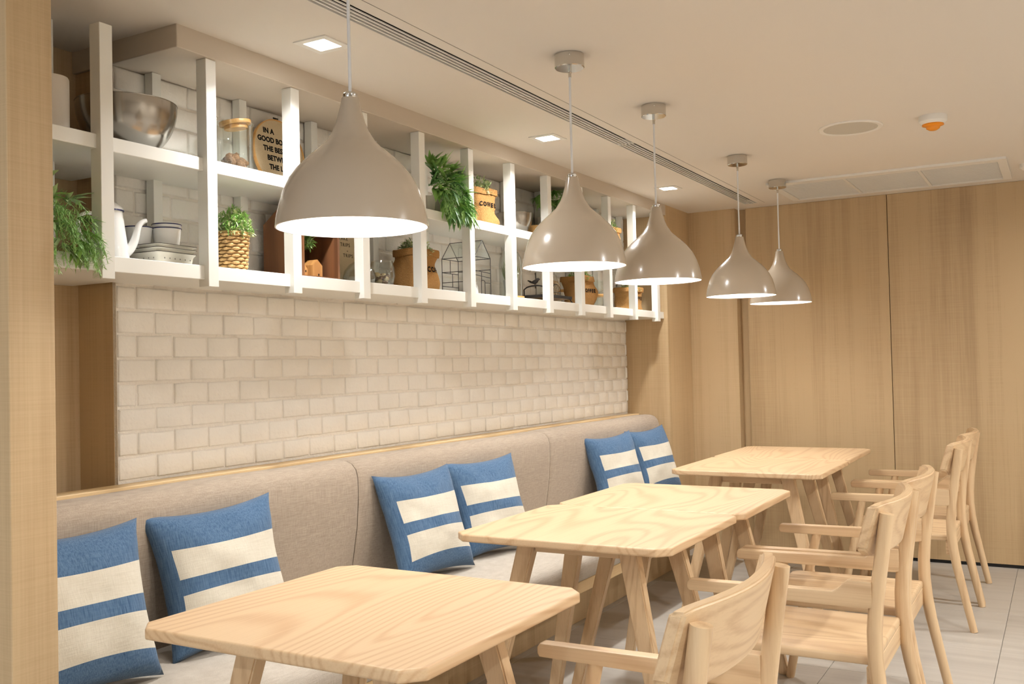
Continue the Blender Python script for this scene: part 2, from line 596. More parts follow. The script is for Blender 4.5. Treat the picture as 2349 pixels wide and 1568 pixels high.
# rest of the room behind and beside the camera
struct('wall_right', bbox(-3.0, 6.75, -3.3, -3.2, 0.0, ZC), 'paint_wall')
bm = bmesh.new()
box(bm, -3.1, -3.0, -3.2, 0.6, 0.0, ZC)
box(bm, -3.1, -3.0, 2.5, 2.8, 0.0, ZC)
box(bm, -3.1, -3.0, 0.6, 2.5, 0.0, 0.6)
box(bm, -3.1, -3.0, 0.6, 2.5, 2.1, ZC)
struct('wall_near', bm, 'paint_wall')
struct('wall_left_front', bbox(-3.0, 1.225, 2.765, 2.80, 0.0, ZC), 'paint_wall')
w1 = struct('window_1', bbox(-3.08, -3.06, 0.6, 2.5, 0.6, 2.1), 'sky_pane')
for y0, y1, z0, z1 in ((0.6, 2.5, 0.6, 0.65), (0.6, 2.5, 2.05, 2.1), (0.6, 0.65, 0.65, 2.05), (2.45, 2.5, 0.65, 2.05), (1.53, 1.57, 0.65, 2.05)):
    obj('window_frame', bbox(-3.06, -3.0, y0, y1, z0, z1), 'window_white', w1)
# timber end partition in the left foreground
struct('wall_partition', bbox(1.222, 1.328, 1.895, 2.80, 0.0, ZC - 0.001, 0.0015, 1), 'oak_panel_light')

# ------------------------------------------------------------------ ceiling fittings
def linear_diffuser(x0, x1, label):
    t = thing('slot_diffuser', label, 'air vent', ((x0 + x1) / 2, 1.79, ZC), 0, 'slot diffusers in the ceiling')
    L = (x1 - x0) / 2
    obj('backing', bbox(-L, L, -0.042, 0.042, 0.028, 0.034), 'dark_void', t)
    for y in (-0.0415, 0.0405):
        obj('edge_bar', bbox(-L, L, y, y + 0.001, -0.0005, 0.028), 'white_metal', t)
    for k in range(5):
        y = -0.0415 + (k + 0.5) * 0.0166
        if k < 4:
            obj('louvre_bar', bbox(-L, L, y + 0.0058, y + 0.0112, -0.001, 0.003), 'white_metal', t)
    for e in (-1, 1):
        obj('end_cap', bbox(e * L - (0.006 if e > 0 else 0), e * L + (0.006 if e < 0 else 0), -0.041, 0.041, -0.001, 0.02), 'white_metal', t)
    return t
linear_diffuser(SX0 + 0.001, 4.285, 'long slotted air diffuser in the ceiling, the section nearer the camera')
linear_diffuser(4.29, SX1 - 0.001, 'long slotted air diffuser in the ceiling, the section nearer the far wall')
bm = bmesh.new()
box(bm, SX0, SX1, 1.700, 1.7015, ZC - 0.0012, ZC)
struct('trim_2', bm, 'grout')

def downlight(x, y, label, power, spread):
    t = thing('downlight', label, 'ceiling light', (x, y, ZC), 0, 'square recessed downlights')
    s, i = 0.066, 0.043
    bm = bmesh.new()
    for a, b, c, d in ((-s, s, i, s), (-s, s, -s, -i), (-s, -i, -i, i), (i, s, -i, i)):
        box(bm, a, b, c, d, -0.004, -0.0003)
    obj('frame', bm, 'white_metal', t)
    obj('lens', bbox(-i, i, -i, i, -0.0028, -0.0006), 'downlight_glow', t)
    a = area_light('downlight_lamp', (0, 0, -0.006), 0.08, power, DOWN_COL, (0, 0, -1), None, math.radians(spread))
    a.parent = t
    return t
for x, lab in ((2.393, 'square downlight in the ceiling above the coffee pot end of the shelf'), (3.958, 'square downlight in the ceiling, middle one of the lit row'), (5.529, 'square downlight in the ceiling nearest the far wall')):
    downlight(x, 2.041, lab, DOWN, 135)
for x, y, w in ((-1.3, 0.7, 'unseen, added behind the camera'), (0.6, -0.9, 'nearest the camera'), (3.0, -0.9, 'midway along the aisle'), (5.4, -0.9, 'by the far wall'), (1.6, -2.4, 'added in an unseen second row, nearer the camera'), (4.2, -2.4, 'added in an unseen second row, nearer the far wall')):  # rear and second-row lamps are unseen, added to raise the ambient light
    downlight(x, y, 'square downlight in the ceiling over the aisle, ' + w, AISLE, 170)

# round speaker grille
t = thing('ceiling_speaker', 'large round speaker grille set flush in the ceiling', 'speaker', (4.585, 0.812, ZC))
bm = bmesh.new(); lathe(bm, [(0.140, 0.0), (0.140, -0.004), (0.136, -0.007), (0.118, -0.005), (0.117, 0.0)], 48); obj('rim', bm, 'white_metal', t, 40)
bm = bmesh.new(); lathe(bm, [(0.0, -0.0055), (0.06, -0.0053), (0.116, -0.004), (0.1165, 0.0)], 48); obj('grille', bm, 'speaker_mesh', t, 40)
# smoke detector with orange lamp
t = thing('smoke_detector', 'white round smoke detector with an orange lamp under it', 'smoke detector', (4.581, 0.465, ZC))
bm = bmesh.new(); lathe(bm, [(0.0, 0.0), (0.058, 0.0), (0.059, -0.012), (0.058, -0.024), (0.046, -0.036), (0.0, -0.036)], 36); obj('body', bm, 'white_metal', t, 40)
bm = bmesh.new(); lathe(bm, [(0.0, -0.036), (0.044, -0.036), (0.045, -0.041), (0.030, -0.046), (0.027, -0.055), (0.016, -0.062), (0.0, -0.063)], 32); obj('lamp', bm, 'orange_lamp', t, 40)
t = thing('ceiling_sensor', 'small white ceiling sensor at the right edge above the air grille', 'sensor', (6.05, 0.135, ZC))
bm = bmesh.new(); lathe(bm, [(0.0, 0.0), (0.045, 0.0), (0.045, -0.02), (0.03, -0.035), (0.0, -0.036)], 28); obj('body', bm, 'white_metal', t, 40)
bm = bmesh.new(); lathe(bm, [(0.0, -0.036), (0.015, -0.036), (0.012, -0.046), (0.0, -0.048)], 20); obj('tip', bm, 'white_metal', t, 40)

# return-air grille
t = thing('air_conditioner_grille', 'wide white ceiling air grille with three louvred panels', 'air vent', (6.08, 0.87, ZC))
X0, X1, Y0, Y1 = -0.345, 0.345, -0.638, 0.638
bm = bmesh.new()
for a, b, c, d in ((X0, X0 + 0.075, Y0, Y1), (X1 - 0.03, X1, Y0, Y1), (X0 + 0.075, X1 - 0.03, Y0, Y0 + 0.045), (X0 + 0.075, X1 - 0.03, Y1 - 0.045, Y1)):
    box(bm, a, b, c, d, -0.014, -0.0005)
obj('frame', bm, 'white_metal', t)
yy = [Y0 + 0.045, -0.198, 0.206, Y1 - 0.045]
for k in range(3):
    a, b = yy[k] + (0.008 if k else 0), yy[k + 1] - (0.008 if k < 2 else 0)
    p = obj('louvre_panel', bbox(X0 + 0.078, X1 - 0.033, a, b, -0.006, -0.001), 'grille_grey', t)
    bm = bmesh.new()
    n = 26
    for q in range(n):
        x = X0 + 0.08 + q * (X1 - X0 - 0.118) / n
        box(bm, x, x + 0.012, a + 0.003, b - 0.003, -0.010, -0.006)
    tag(obj('slats', bm, 'grille_grey', p), kind='stuff')
for y in (-0.198, 0.206):
    obj('divider', bbox(X0 + 0.076, X1 - 0.031, y - 0.008, y + 0.008, -0.013, -0.001), 'white_metal', t)

# ------------------------------------------------------------------ pendants
PROF = [(0.0205, 0.302), (0.0225, 0.290), (0.0265, 0.272), (0.034, 0.245), (0.0435, 0.222), (0.060, 0.197), (0.079, 0.180), (0.1045, 0.158), (0.1265, 0.135),
        (0.1435, 0.112), (0.1590, 0.080), (0.1690, 0.045), (0.1745, 0.018), (0.1765, 0.0)]
def pendant_parts(t):
    bm = bmesh.new(); lathe(bm, [(0.0, 0.302)] + PROF + [(0.1735, -0.0006)], 64); obj('shade', bm, 'shade_taupe', t, 35)
    bm = bmesh.new(); lathe(bm, [(0.1740, 0.0004)] + [(max(r - 0.0035, 0.004), z - 0.002) for r, z in PROF[::-1][1:]] + [(0.0, 0.296)], 64)
    obj('shade_lining', bm, 'shade_inside', t, 35)
    bm = bmesh.new(); lathe(bm, [(0.0, 0.302), (0.0155, 0.302), (0.0165, 0.306), (0.0165, 0.312), (0.012, 0.316), (0.0, 0.316)], 24); obj('collar', bm, 'chrome', t, 40)
    z1 = ZC - 1.628
    bm = bmesh.new(); tube(bm, [(0, 0, 0.314), (0.0004, 0, 0.36), (0.001, 0.0012, 0.45), (0, 0.0005, 0.56), (0, 0, z1 - 0.055)], 0.0040, 10); obj('cord', bm, 'cord_white', t, 60)
    c = obj('canopy', lathe(bmesh.new(), [(0.0, z1 - 0.001), (0.0505, z1 - 0.001), (0.0505, z1 - 0.044), (0.0475, z1 - 0.0465), (0.0, z1 - 0.0465)], 40), 'chrome', t, 35)
    obj('cord_grip', lathe(bmesh.new(), [(0.0, z1 - 0.046), (0.0052, z1 - 0.046), (0.0052, z1 - 0.058), (0.0068, z1 - 0.059), (0.0068, z1 - 0.062), (0.0052, z1 - 0.063), (0.0052, z1 - 0.076), (0.0, z1 - 0.077)], 16), 'chrome', c, 40)
    bm = bmesh.new(); ball(bm, (-0.0504 * 0.9, -0.0504 * 0.44, z1 - 0.012), 0.003, 8); obj('screw', bm, 'chrome', c, 60)
    obj('lamp_socket', lathe(bmesh.new(), [(0.0, 0.21), (0.016, 0.21), (0.018, 0.13), (0.0, 0.13)], 20), 'white_metal', t, 40)
    bm = bmesh.new(); lathe(bm, [(0.0, 0.131), (0.014, 0.131), (0.022, 0.112), (0.029, 0.090), (0.0285, 0.078), (0.020, 0.062), (0.0, 0.056)], 20); obj('bulb', bm, 'bulb_glow', t, 50)
    d = bpy.data.lights.new('bulb_light', 'POINT')
    d.energy = BULB
    d.color = (1.0, 0.965, 0.92)
    d.shadow_soft_size = 0.034
    o = bpy.data.objects.new('bulb_light', d)
    COL.objects.link(o)
    o.parent = t
    o.location = (0, 0, 0.088)
PX = [(1.765, 'taupe bell-shaped pendant lamp nearest the camera, the largest in the picture'),
      (2.938, 'taupe bell-shaped pendant lamp, second from the camera in the row'),
      (3.712, 'taupe bell-shaped pendant lamp, middle one of the row of five'),
      (4.880, 'taupe bell-shaped pendant lamp partly covering the farthest one'),
      (5.680, 'taupe bell-shaped pendant lamp nearest the far wall, partly covered by another')]
proto = None
for i, (x, lab) in enumerate(PX):
    if proto is None:
        proto = thing('pendant_lamp', lab, 'lamp', (x, 1.425, 1.628), 0, 'pendant lamps over the tables')
        pendant_parts(proto)
    else:
        c = copy_tree(proto)
        c.location = (x, 1.425, 1.628)
        c['label'] = lab

# ------------------------------------------------------------------ wall shelf
sh = thing('wall_shelf', 'long white two-tier wall shelf with square posts', 'shelf', (0, 0, 0))
PITCH, PR = 0.3815, 1.791
post_x = [PR + PITCH * k for k in range(12)]
for x in post_x:
    obj('post', bbox(x - 0.042, x, 2.288, 2.331, 1.566, 2.2775, 0.0012, 1), 'white_lacquer', sh)
for x in post_x:
    if x < 2.0:
        obj('rear_post', bbox(x - 0.042, x, 2.548, 2.588, 1.632, 2.347, 0.0012, 1), 'white_lacquer', sh)
    else:
        obj('rear_post', bbox(x - 0.036, x - 0.0, 2.538, 2.574, 1.632, 2.2775, 0.0012, 1), 'white_lacquer', sh)
ZL, ZU = 1.632, 1.968
obj('shelf_board', bbox(1.330, 6.098, 2.306, 2.573, ZL - 0.044, ZL, 0.0015, 1), 'white_lacquer', sh)
obj('shelf_board', bbox(1.330, 6.098, 2.306, 2.573, ZU - 0.041, ZU, 0.0015, 1), 'white_lacquer', sh)
obj('shelf_board', bbox(1.330, 2.0, 2.573, 2.763, ZL - 0.044, ZL, 0.0, 1), 'white_lacquer', sh)
obj('shelf_board', bbox(1.330, 2.0, 2.573, 2.763, ZU - 0.041, ZU, 0.0, 1), 'white_lacquer', sh)

# ------------------------------------------------------------------ banquette
bq = thing('banquette', 'long built-in bench upholstered in beige fabric along the brick wall', 'bench', (0, 0, 0))
BX0, BX1 = 1.332, 6.096
obj('base_panel', bbox(BX0, BX1, 2.17, 2.20, 0.0005, 0.285), 'oak_panel_light', bq)
obj('seat_trim', bbox(BX0, BX1, 1.888, 2.20, 0.285, 0.337, 0.002, 1), 'ash_trim', bq)
obj('back_ledge', bbox(BX0, BX1, 2.50, 2.578, 0.60, 0.9565, 0.0015, 1), 'ash_trim', bq)
def cushion(name, prof, x0, x1, mat, puff=0.004, n=22):
    """upholstered length: closed YZ profile swept along X, ends drawn in at the seams"""
    bm = bmesh.new()
    cy = sum(p[0] for p in prof) / len(prof)
    cz = sum(p[1] for p in prof) / len(prof)
    rings = []
    L = x1 - x0
    for i in range(n + 1):
        t = i / n
        t = 0.5 - 0.5 * math.cos(math.pi * t)
        x = x0 + L * t
        e = min(x - x0, x1 - x)
        k = 1.0 - 0.10 * math.exp(-e / 0.006)
        ring = []
        for y, z in prof:
            w = noise.noise((x * 1.7, y * 3, z * 3)) * puff
            ring.append(bm.verts.new((x, cy + (y - cy) * k + (w if y < cy else 0), cz + (z - cz) * (1 - (1 - k) * 0.35) + (w if z > cz else 0))))
        rings.append(ring)
    m = len(prof)
    for a, b in zip(rings, rings[1:]):
        for q in range(m):
            bm.faces.new((a[q], a[(q + 1) % m], b[(q + 1) % m], b[q]))
    bm.faces.new(rings[0])
    bm.faces.new(rings[-1][::-1])
    return obj(name, bm, mat, bq, 50)
seat_prof = [(2.47, 0.34), (2.47, 0.465), (2.36, 0.472), (2.20, 0.470), (2.02, 0.464), (1.93, 0.456), (1.89, 0.440), (1.875, 0.415), (1.873, 0.375), (1.88, 0.345), (1.89, 0.338), (2.2, 0.338)]
back_prof = [(2.498, 0.45), (2.498, 0.948), (2.45, 0.951), (2.412, 0.949), (2.384, 0.940), (2.364, 0.920), (2.355, 0.890), (2.354, 0.82), (2.362, 0.70), (2.385, 0.56), (2.405, 0.45)]
XS = [BX0, 2.925, 4.512, BX1]
for a, b in zip(XS, XS[1:]):
    cushion('seat_cushion', seat_prof, a + 0.0012, b - 0.0012, 'seat_fabric')
    cushion('back_cushion', back_prof, a + 0.0025, b - 0.0025, 'upholstery', 0.006, 34)

# ------------------------------------------------------------------ pillows
def pillow_parts(t, s=0.219, T=0.072, seed=0):
    rnd = random.Random(seed)
    vs = sorted(set([1 - 2 * f for f in (0, .27, .48, .59, .83, 1)] + [-1 + 2 * i / 30 for i in range(31)]))
    vs = [v for i, v in enumerate(vs) if i == 0 or v - vs[i - 1] > 1e-6]
    us = sorted(set([-0.84] + [-1 + 2 * i / 30 for i in range(31)]))
    def pos(u, v, side):
        px = s * u * (1 - 0.11 * (1 - v * v) ** 1.0) * (1 + 0.02 * v)
        pz = s * v * (1 - 0.11 * (1 - u * u) ** 1.0)
        e = max(0.0, (1 - u ** 4)) ** 0.55 * max(0.0, (1 - v ** 4)) ** 0.55
        wr = noise.noise((u * 2.1 + seed * 3.1, v * 2.1, side * 4.0)) * 0.010 + noise.noise((u * 5 + seed, v * 5, side)) * 0.003
        # creases radiating from the corners
        y = side * (T * e * (0.82 + 0.18 * (1 - u * u) * (1 - v * v)) + wr * e)
        return (px, y, pz)
    bands = [(1 - 2 * .48, 1 - 2 * .27), (1 - 2 * .83, 1 - 2 * .59)]
    def in_band(uc, vc):
        if uc < -0.84:
            return -1
        for k, (a, b) in enumerate(bands):
            if a < vc < b:
                return k
        return -1
    bms = [bmesh.new() for _ in range(3)]
    caches = [dict() for _ in range(3)]
    def vert(k, u, v, side):
        key = (round(u, 5), round(v, 5), side if (abs(u) < 1 and abs(v) < 1) else 0)
        if key not in caches[k]:
            caches[k][key] = bms[k].verts.new(pos(u, v, side))
        return caches[k][key]
    for side in (-1, 1):
        for i in range(len(us) - 1):
            for j in range(len(vs) - 1):
                uc, vc = (us[i] + us[i + 1]) / 2, (vs[j] + vs[j + 1]) / 2
                b = in_band(uc, vc) if side == -1 else -1
                k = b + 1
                q = [vert(k, us[i], vs[j], side), vert(k, us[i + 1], vs[j], side), vert(k, us[i + 1], vs[j + 1], side), vert(k, us[i], vs[j + 1], side)]
                if side == 1:
                    q.reverse()
                try:
                    bms[k].faces.new(q)
                except ValueError:
                    pass
    me = bpy.data.meshes.new('cover')
    for nm, bm, mt in (('cover', bms[0], 'denim'), ('stripe', bms[1], 'cream_cloth'), ('stripe', bms[2], 'cream_cloth')):
        me = bpy.data.meshes.new(nm)
        bm.to_mesh(me)
        bm.free()
        me.materials.append(MATS[mt])
        for p in me.polygons:
            p.use_smooth = True
        obj(nm, me, None, t)
PIL = [  # x, y, z centre, lean, yaw, roll, label
    (1.632, 2.255, 0.684, 17, -5, 0, 'blue denim cushion with two cream stripes beside the timber partition'),
    (2.140, 2.258, 0.684, 17, -13, -3, 'blue denim cushion with two cream stripes behind the nearest table'),
    (3.205, 2.245, 0.681, 19, -8, -1, 'blue cream-striped cushion, left one of the pair at the middle of the bench'),
    (3.705, 2.252, 0.681, 18, -15, -1, 'blue cream-striped cushion, right one of the pair at the middle of the bench'),
    (5.140, 2.255, 0.682, 17, -14, -2, 'blue cream-striped cushion, left one of the pair at the far end of the bench'),
    (5.700, 2.250, 0.682, 18, -12, -2, 'blue cream-striped cushion, right one of the pair at the far end of the bench')]
for i, (x, y, z, lean, yaw, roll, lab) in enumerate(PIL):
    t = thing('cushion', lab, 'cushion', (x, y, z), 0, 'striped cushions on the bench')
    t.rotation_euler = (Matrix.Rotation(math.radians(yaw), 4, 'Z') @ Matrix.Rotation(math.radians(-lean), 4, 'X') @ Matrix.Rotation(math.radians(roll), 4, 'Y')).to_euler()
    pillow_parts(t, seed=i)

# ------------------------------------------------------------------ tables
TW, TD, TH = 0.361, 0.378, 0.75
def table_parts(t):
    c = 0.040
    pts = [(-TW + c, -TD), (TW - c, -TD), (TW, -TD + c), (TW, TD - c), (TW - c, TD), (-TW + c, TD), (-TW, TD - c), (-TW, -TD + c)]
    obj('tabletop', prism(pts, 'Z', TH - 0.026, TH, 0.007, 3), 'ash_top', t, 50)
    zt = TH - 0.0265
    for sx in (-1, 1):
        for sy in (-1, 1):
            bm = bmesh.new()
            top = (sx * 0.185, sy * 0.178)
            bot = (sx * 0.275, sy * 0.345)
            vs = []
            for (cx, cy), z, wx, wy in ((bot, 0.0, 0.0165, 0.0215), (top, zt, 0.021, 0.032)):
                vs.append([bm.verts.new((cx + a * wx, cy + b * wy, z)) for a, b in ((-1, -1), (1, -1), (1, 1), (-1, 1))])
            bm.faces.new(vs[0]); bm.faces.new(vs[1][::-1])
            for k in range(4):
                bm.faces.new((vs[0][k], vs[0][(k + 1) % 4], vs[1][(k + 1) % 4], vs[1][k]))
            bmesh.ops.recalc_face_normals(bm, faces=bm.faces[:])
            bmesh.ops.bevel(bm, geom=bm.edges[:], offset=0.004, segments=2, affect='EDGES')
            obj('leg', bm, 'ash_Z', t, 50)
    for sx in (-1, 1):
        obj('end_rail', bbox(sx * 0.187 - 0.0125, sx * 0.187 + 0.0125, -0.152, 0.152, zt - 0.046, zt, 0.002, 1), 'ash_Y', t)
    for sy in (-1, 1):
        obj('side_rail', bbox(-0.17, 0.17, sy * 0.165 - 0.011, sy * 0.165 + 0.011, zt - 0.046, zt, 0.002, 1), 'ash_X', t)
TAB = [(1.790, 1.408, 0, 'square pale ash table nearest the camera, standing on its own'),
       (3.045, 1.400, 0.0, 'square pale ash table, nearer one of the pushed-together pair in the middle'),
       (3.770, 1.388, 0.0, 'square pale ash table, farther one of the pushed-together pair in the middle'),
       (5.052, 1.392, 0, 'square pale ash table, nearer one of the pair by the far wall'),
       (5.776, 1.400, 0, 'square pale ash table touching the far end, closest to the far wall')]
tp = None
for x, y, rz, lab in TAB:
    if tp is None:
        tp = thing('table', lab, 'table', (x, y, 0.0005), rz, 'square ash tables along the bench')
        table_parts(tp)
    else:
        c = copy_tree(tp)
        c.location = (x, y, 0.0005)
        c['label'] = lab

# ------------------------------------------------------------------ chairs (facing +Y)
def chair_parts(t):
    LX = 0.262
    for sx in (-1, 1):
        bm = bmesh.new()
        P = [(-0.292, 0.0), (-0.262, 0.14), (-0.228, 0.30), (-0.215, 0.38), (-0.2085, 0.45), (-0.2085, 0.52), (-0.215, 0.60), (-0.232, 0.72), (-0.252, 0.857)]
        # densify
        Q = []
        for a, b in zip(P, P[1:]):
            Q += [(a[0] + (b[0] - a[0]) * k / 3, a[1] + (b[1] - a[1]) * k / 3) for k in range(3)]
        Q.append(P[-1])
        tube(bm, [(sx * LX, y, z) for y, z in Q], [0.0168 + 0.0034 * min(1.0, z / 0.35) + 0.0018 * math.exp(-((z - 0.46) / 0.16) ** 2) for y, z in Q], 16)
        obj('leg', bm, 'ash_Z', t, 50)
    for sx in (-1, 1):
        bm = bmesh.new()
        tube(bm, [(sx * LX, 0.315, 0.0), (sx * LX, 0.313, 0.012), (sx * LX, 0.27, 0.22), (sx * LX, 0.23, 0.42), (sx * LX, 0.19, 0.6)], [0.0155, 0.0175, 0.018, 0.0185, 0.0185], 16)
        obj('leg', bm, 'ash_Z', t, 50)
    for sx in (-1, 1):
        pts = [(0.335, 0.5905), (0.340, 0.600), (0.340, 0.615), (0.334, 0.6245), (-0.100, 0.6285), (-0.142, 0.664), (-0.2075, 0.664), (-0.2075, 0.5905), (-0.19, 0.5865)]
        obj('armrest', prism(pts, 'X', sx * LX - 0.0195, sx * LX + 0.0195, 0.006, 2), 'ash_Y', t, 50)
    # seat slab, rounded front corners, slightly narrower at the back
    a, r = 0.243, 0.035
    pts = [(-a + 0.004, -0.205), (a - 0.004, -0.205)]
    for k in range(5):
        th = math.pi / 2 * k / 4
        pts.append((a - r + r * math.cos(th), 0.285 - r + r * math.sin(th)))
    for k in range(5):
        th = math.pi / 2 + math.pi / 2 * k / 4
        pts.append((-a + r + r * math.cos(th), 0.285 - r + r * math.sin(th)))
    obj('seat', prism(pts, 'Z', 0.415, 0.4435, 0.010, 3), 'ash_Y', t, 50)
    obj('rear_rail', bbox(-0.252, 0.252, -0.203, -0.181, 0.352, 0.4145, 0.002, 1), 'ash_X', t)
    # curved back plate in front of the rear legs
    bm = bmesh.new()
    n = 18
    W = 0.286
    ring = []
    for i in range(n + 1):
        u = -1 + 2 * i / n
        sag = -0.052 * (1 - u * u)
        sec = []
        for (off, z) in ((0.0, 0.727), (0.0, 0.884), (-0.031, 0.884), (-0.031, 0.727)):
            lean = -0.166 - (z - 0.727) * 0.24
            # outer lower corners rounded up a little
            zz = z + (0.028 * max(0, abs(u) - 0.86) / 0.14 if z < 0.8 else -0.006 * max(0, abs(u) - 0.86) / 0.14)
            sec.append(bm.verts.new((u * W, lean + sag + off + 0.002, zz)))
        ring.append(sec)
    for A, B in zip(ring, ring[1:]):
        for k in range(4):
            bm.faces.new((A[k], A[(k + 1) % 4], B[(k + 1) % 4], B[k]))
    bm.faces.new(ring[0]); bm.faces.new(ring[-1][::-1])
    bmesh.ops.recalc_face_normals(bm, faces=bm.faces[:])
    ed = [e for e in bm.edges if e.calc_face_angle(0) > 0.6]
    bmesh.ops.bevel(bm, geom=ed, offset=0.006, segments=3, affect='EDGES')
    obj('backrest', bm, 'ash_X', t, 50)
CH = [(1.835, 0.795, 0.0, 'pale ash armchair in the foreground, its back cut off by the bottom edge'),
      (3.165, 0.700, 0.0, 'pale ash armchair, nearer one of the pair at the middle tables'),
      (3.755, 0.700, 0.0, 'pale ash armchair, farther one of the pair at the middle tables'),
      (5.285, 0.698, 0.0, 'pale ash armchair, nearer one of the pair by the far wall'),
      (5.872, 0.702, 0.0, 'pale ash armchair closest to the far wall')]
cp = None
for x, y, rz, lab in CH:
    if cp is None:
        cp = thing('armchair', lab, 'chair', (x, y, 0.0005), rz, 'ash armchairs at the tables')
        chair_parts(cp)
    else:
        c = copy_tree(cp)
        c.location = (x, y, 0.0005)
        c['label'] = lab

# ------------------------------------------------------------------ foliage builders
def leaf(bm, base, direction, length, width, up=Vector((0, 0, 1)), curl=0.25, n=4):
    d = Vector(direction).normalized()
    s = d.cross(up)
    if s.length < 1e-3:
        s = Vector((1, 0, 0))
    s.normalize()
    nrm = s.cross(d).normalized()
    L, R = [], []
    for i in range(n + 1):
        t = i / n
        c = Vector(base) + d * (length * t) - nrm * (curl * length * t * t)
        w = width * math.sin(math.pi * (0.12 + 0.88 * t) ** 0.8) * 0.5 if i < n else 0.0005
        fold = nrm * (w * 0.35)
        L.append((bm.verts.new(c + s * w + fold), bm.verts.new(c), bm.verts.new(c - s * w + fold)))
    for a, b in zip(L, L[1:]):
        bm.faces.new((a[0], b[0], b[1], a[1]))
        bm.faces.new((a[1], b[1], b[2], a[2]))

def rvec(rnd, zmin=-1.0, zmax=1.0):
    th = rnd.uniform(0, 2 * math.pi)
    z = rnd.uniform(zmin, zmax)
    r = math.sqrt(max(0.0, 1 - z * z))
    return Vector((r * math.cos(th), r * math.sin(th), z))

def foliage(name, fn, mat, parent):
    bm = bmesh.new()
    fn(bm)
    me = bpy.data.meshes.new(name)
    bm.to_mesh(me)
    bm.free()
    me.materials.append(MATS[mat])
    for p in me.polygons:
        p.use_smooth = True
    return tag(obj(name, me, None, parent), kind='stuff')

def bush(parent, c, rx, rz, n, seed, mat='leaf_mid', mat2='leaf_cream', size=0.016, front=(-1, -1)):
    """small dense plant: sprigs of short leaves radiating from the middle"""
    c = Vector(c)
    def part(k):
        def fn(bm):
            rnd = random.Random(seed * 10 + k)
            for i in range(n):
                d = rvec(rnd, -0.15, 1.0)
                tip = c + Vector((d.x * rx, d.y * rx, d.z * rz)) * rnd.uniform(0.55, 1.0)
                if k == 0 and i % 3 == 0:
                    tube(bm, [c + Vector((d.x, d.y, 0)) * rx * 0.15, tip], 0.0008, 4)
                for q in range(4 if k == 0 else 3):
                    dd = (d * 0.7 + rvec(rnd) * 0.8).normalized()
                    leaf(bm, tip + rvec(rnd) * size * 0.4, dd, size * rnd.uniform(0.7, 1.2), size * 0.45, curl=0.2, n=2)
        return fn
    foliage('leaves', part(0), mat, parent)
    foliage('tips', part(1), mat2, parent)

def sprig(bm, pts, rnd, spread=0.016, size=0.010, step=0.005, dens=3):
    """hanging fern sprig: a stem with a fur of tiny needles"""
    P = []
    for a, b in zip(pts, pts[1:]):
        P.append(Vector(a))
    P.append(Vector(pts[-1]))
    tube(bm, P, 0.0008, 4)
    tot = 0.0
    for a, b in zip(P, P[1:]):
        L = (b - a).length
        m = max(1, int(L / step))
        for i in range(m):
            p = a.lerp(b, i / m)
            t = tot + L * i / m
            k = 1.0
            for q in range(dens):
                d = (rvec(rnd) + (b - a).normalized() * 0.6).normalized()
                e = p + d * spread * rnd.uniform(0.4, 1.0) * k
                leaf(bm, p.lerp(e, 0.35), d, (e - p).length * 0.8 + size * 0.3, size * 0.28, curl=0.1, n=2)
        tot += L

def hanging_plant(parent, c, seed, reach, drop, front_y, spread_x, n_leaf, n_spr, bias=0.0, top=0.2, leafL=0.085, leafW=0.02, mat='leaf_mid', mat2='leaf_shaded'):
    c = Vector(c)
    def leaves(k):
        def fn(bm):
            rnd = random.Random(seed + k * 31)
            for i in range(n_leaf):
                h = rnd.uniform(0, 1)
                x = c.x + bias * h + rnd.uniform(-1, 1) * spread_x * (0.55 + 0.45 * math.sin(math.pi * h))
                z = c.z + top - (top + drop * 0.62) * h
                y = c.y + (front_y - c.y) * min(1.0, 0.35 + 0.75 * h) * rnd.uniform(0.6, 1.05)
                d = Vector((rnd.uniform(-.8, .8) + (x - c.x) * 4, -rnd.uniform(0.15, 0.9), 0.75 - 1.9 * h + rnd.uniform(-.4, .4))).normalized()
                base = Vector((x, y, z))
                for q in range(5):
                    dd = (d + rvec(rnd) * 0.45).normalized()
                    leaf(bm, base, dd, leafL * rnd.uniform(0.55, 1.1), leafW * rnd.uniform(0.7, 1.1), curl=rnd.uniform(0.05, 0.4), n=3)
        return fn
    foliage('leaves', leaves(0), mat, parent)
    foliage('second_leaves', leaves(1), mat2, parent)  # same spread as the first set; the darker green has shade painted in
    def fern(bm):
        rnd = random.Random(seed + 99)
        for i in range(n_spr):
            x = c.x + bias * rnd.uniform(0, 1) + rnd.uniform(-1, 1) * spread_x * 0.9
            zt = c.z + rnd.uniform(-0.02, top * 0.8)
            zb = c.z - drop * rnd.uniform(0.55, 1.0)
            p0 = Vector((c.x + (x - c.x) * 0.4, c.y - 0.02, zt))
            p1 = Vector((x, front_y + 0.005, zt + 0.015))
            p2 = Vector((x + rnd.uniform(-.03, .03) + bias * 0.3, front_y - rnd.uniform(0, 0.025), zb))
            sprig(bm, bez(p0, p1, p2, 12), rnd, 0.015, 0.010, 0.0045, 3)
    foliage('fern_sprigs', fern, 'leaf_fern', parent)

def pot_mesh(name, parent, r0, r1, h, mat, seg=32, z0=0.0, pleat=0.0, wall=0.004):
    bm = bmesh.new()
    lathe(bm, [(0.0, z0), (r0, z0), ((r0 + r1) / 2, z0 + h * 0.5), (r1, z0 + h), (r1 - wall, z0 + h), (r1 - wall - 0.002, z0 + h * 0.8), (0.0, z0 + h * 0.78)], seg)
    if pleat:
        for v in bm.verts:
            a = math.atan2(v.co.y, v.co.x)
            r = math.hypot(v.co.x, v.co.y)
            if r > 0.6 * r0:
                k = 1 + pleat * math.cos(a * 14)
                v.co.x *= k
                v.co.y *= k
    return obj(name, bm, mat, parent, 45)

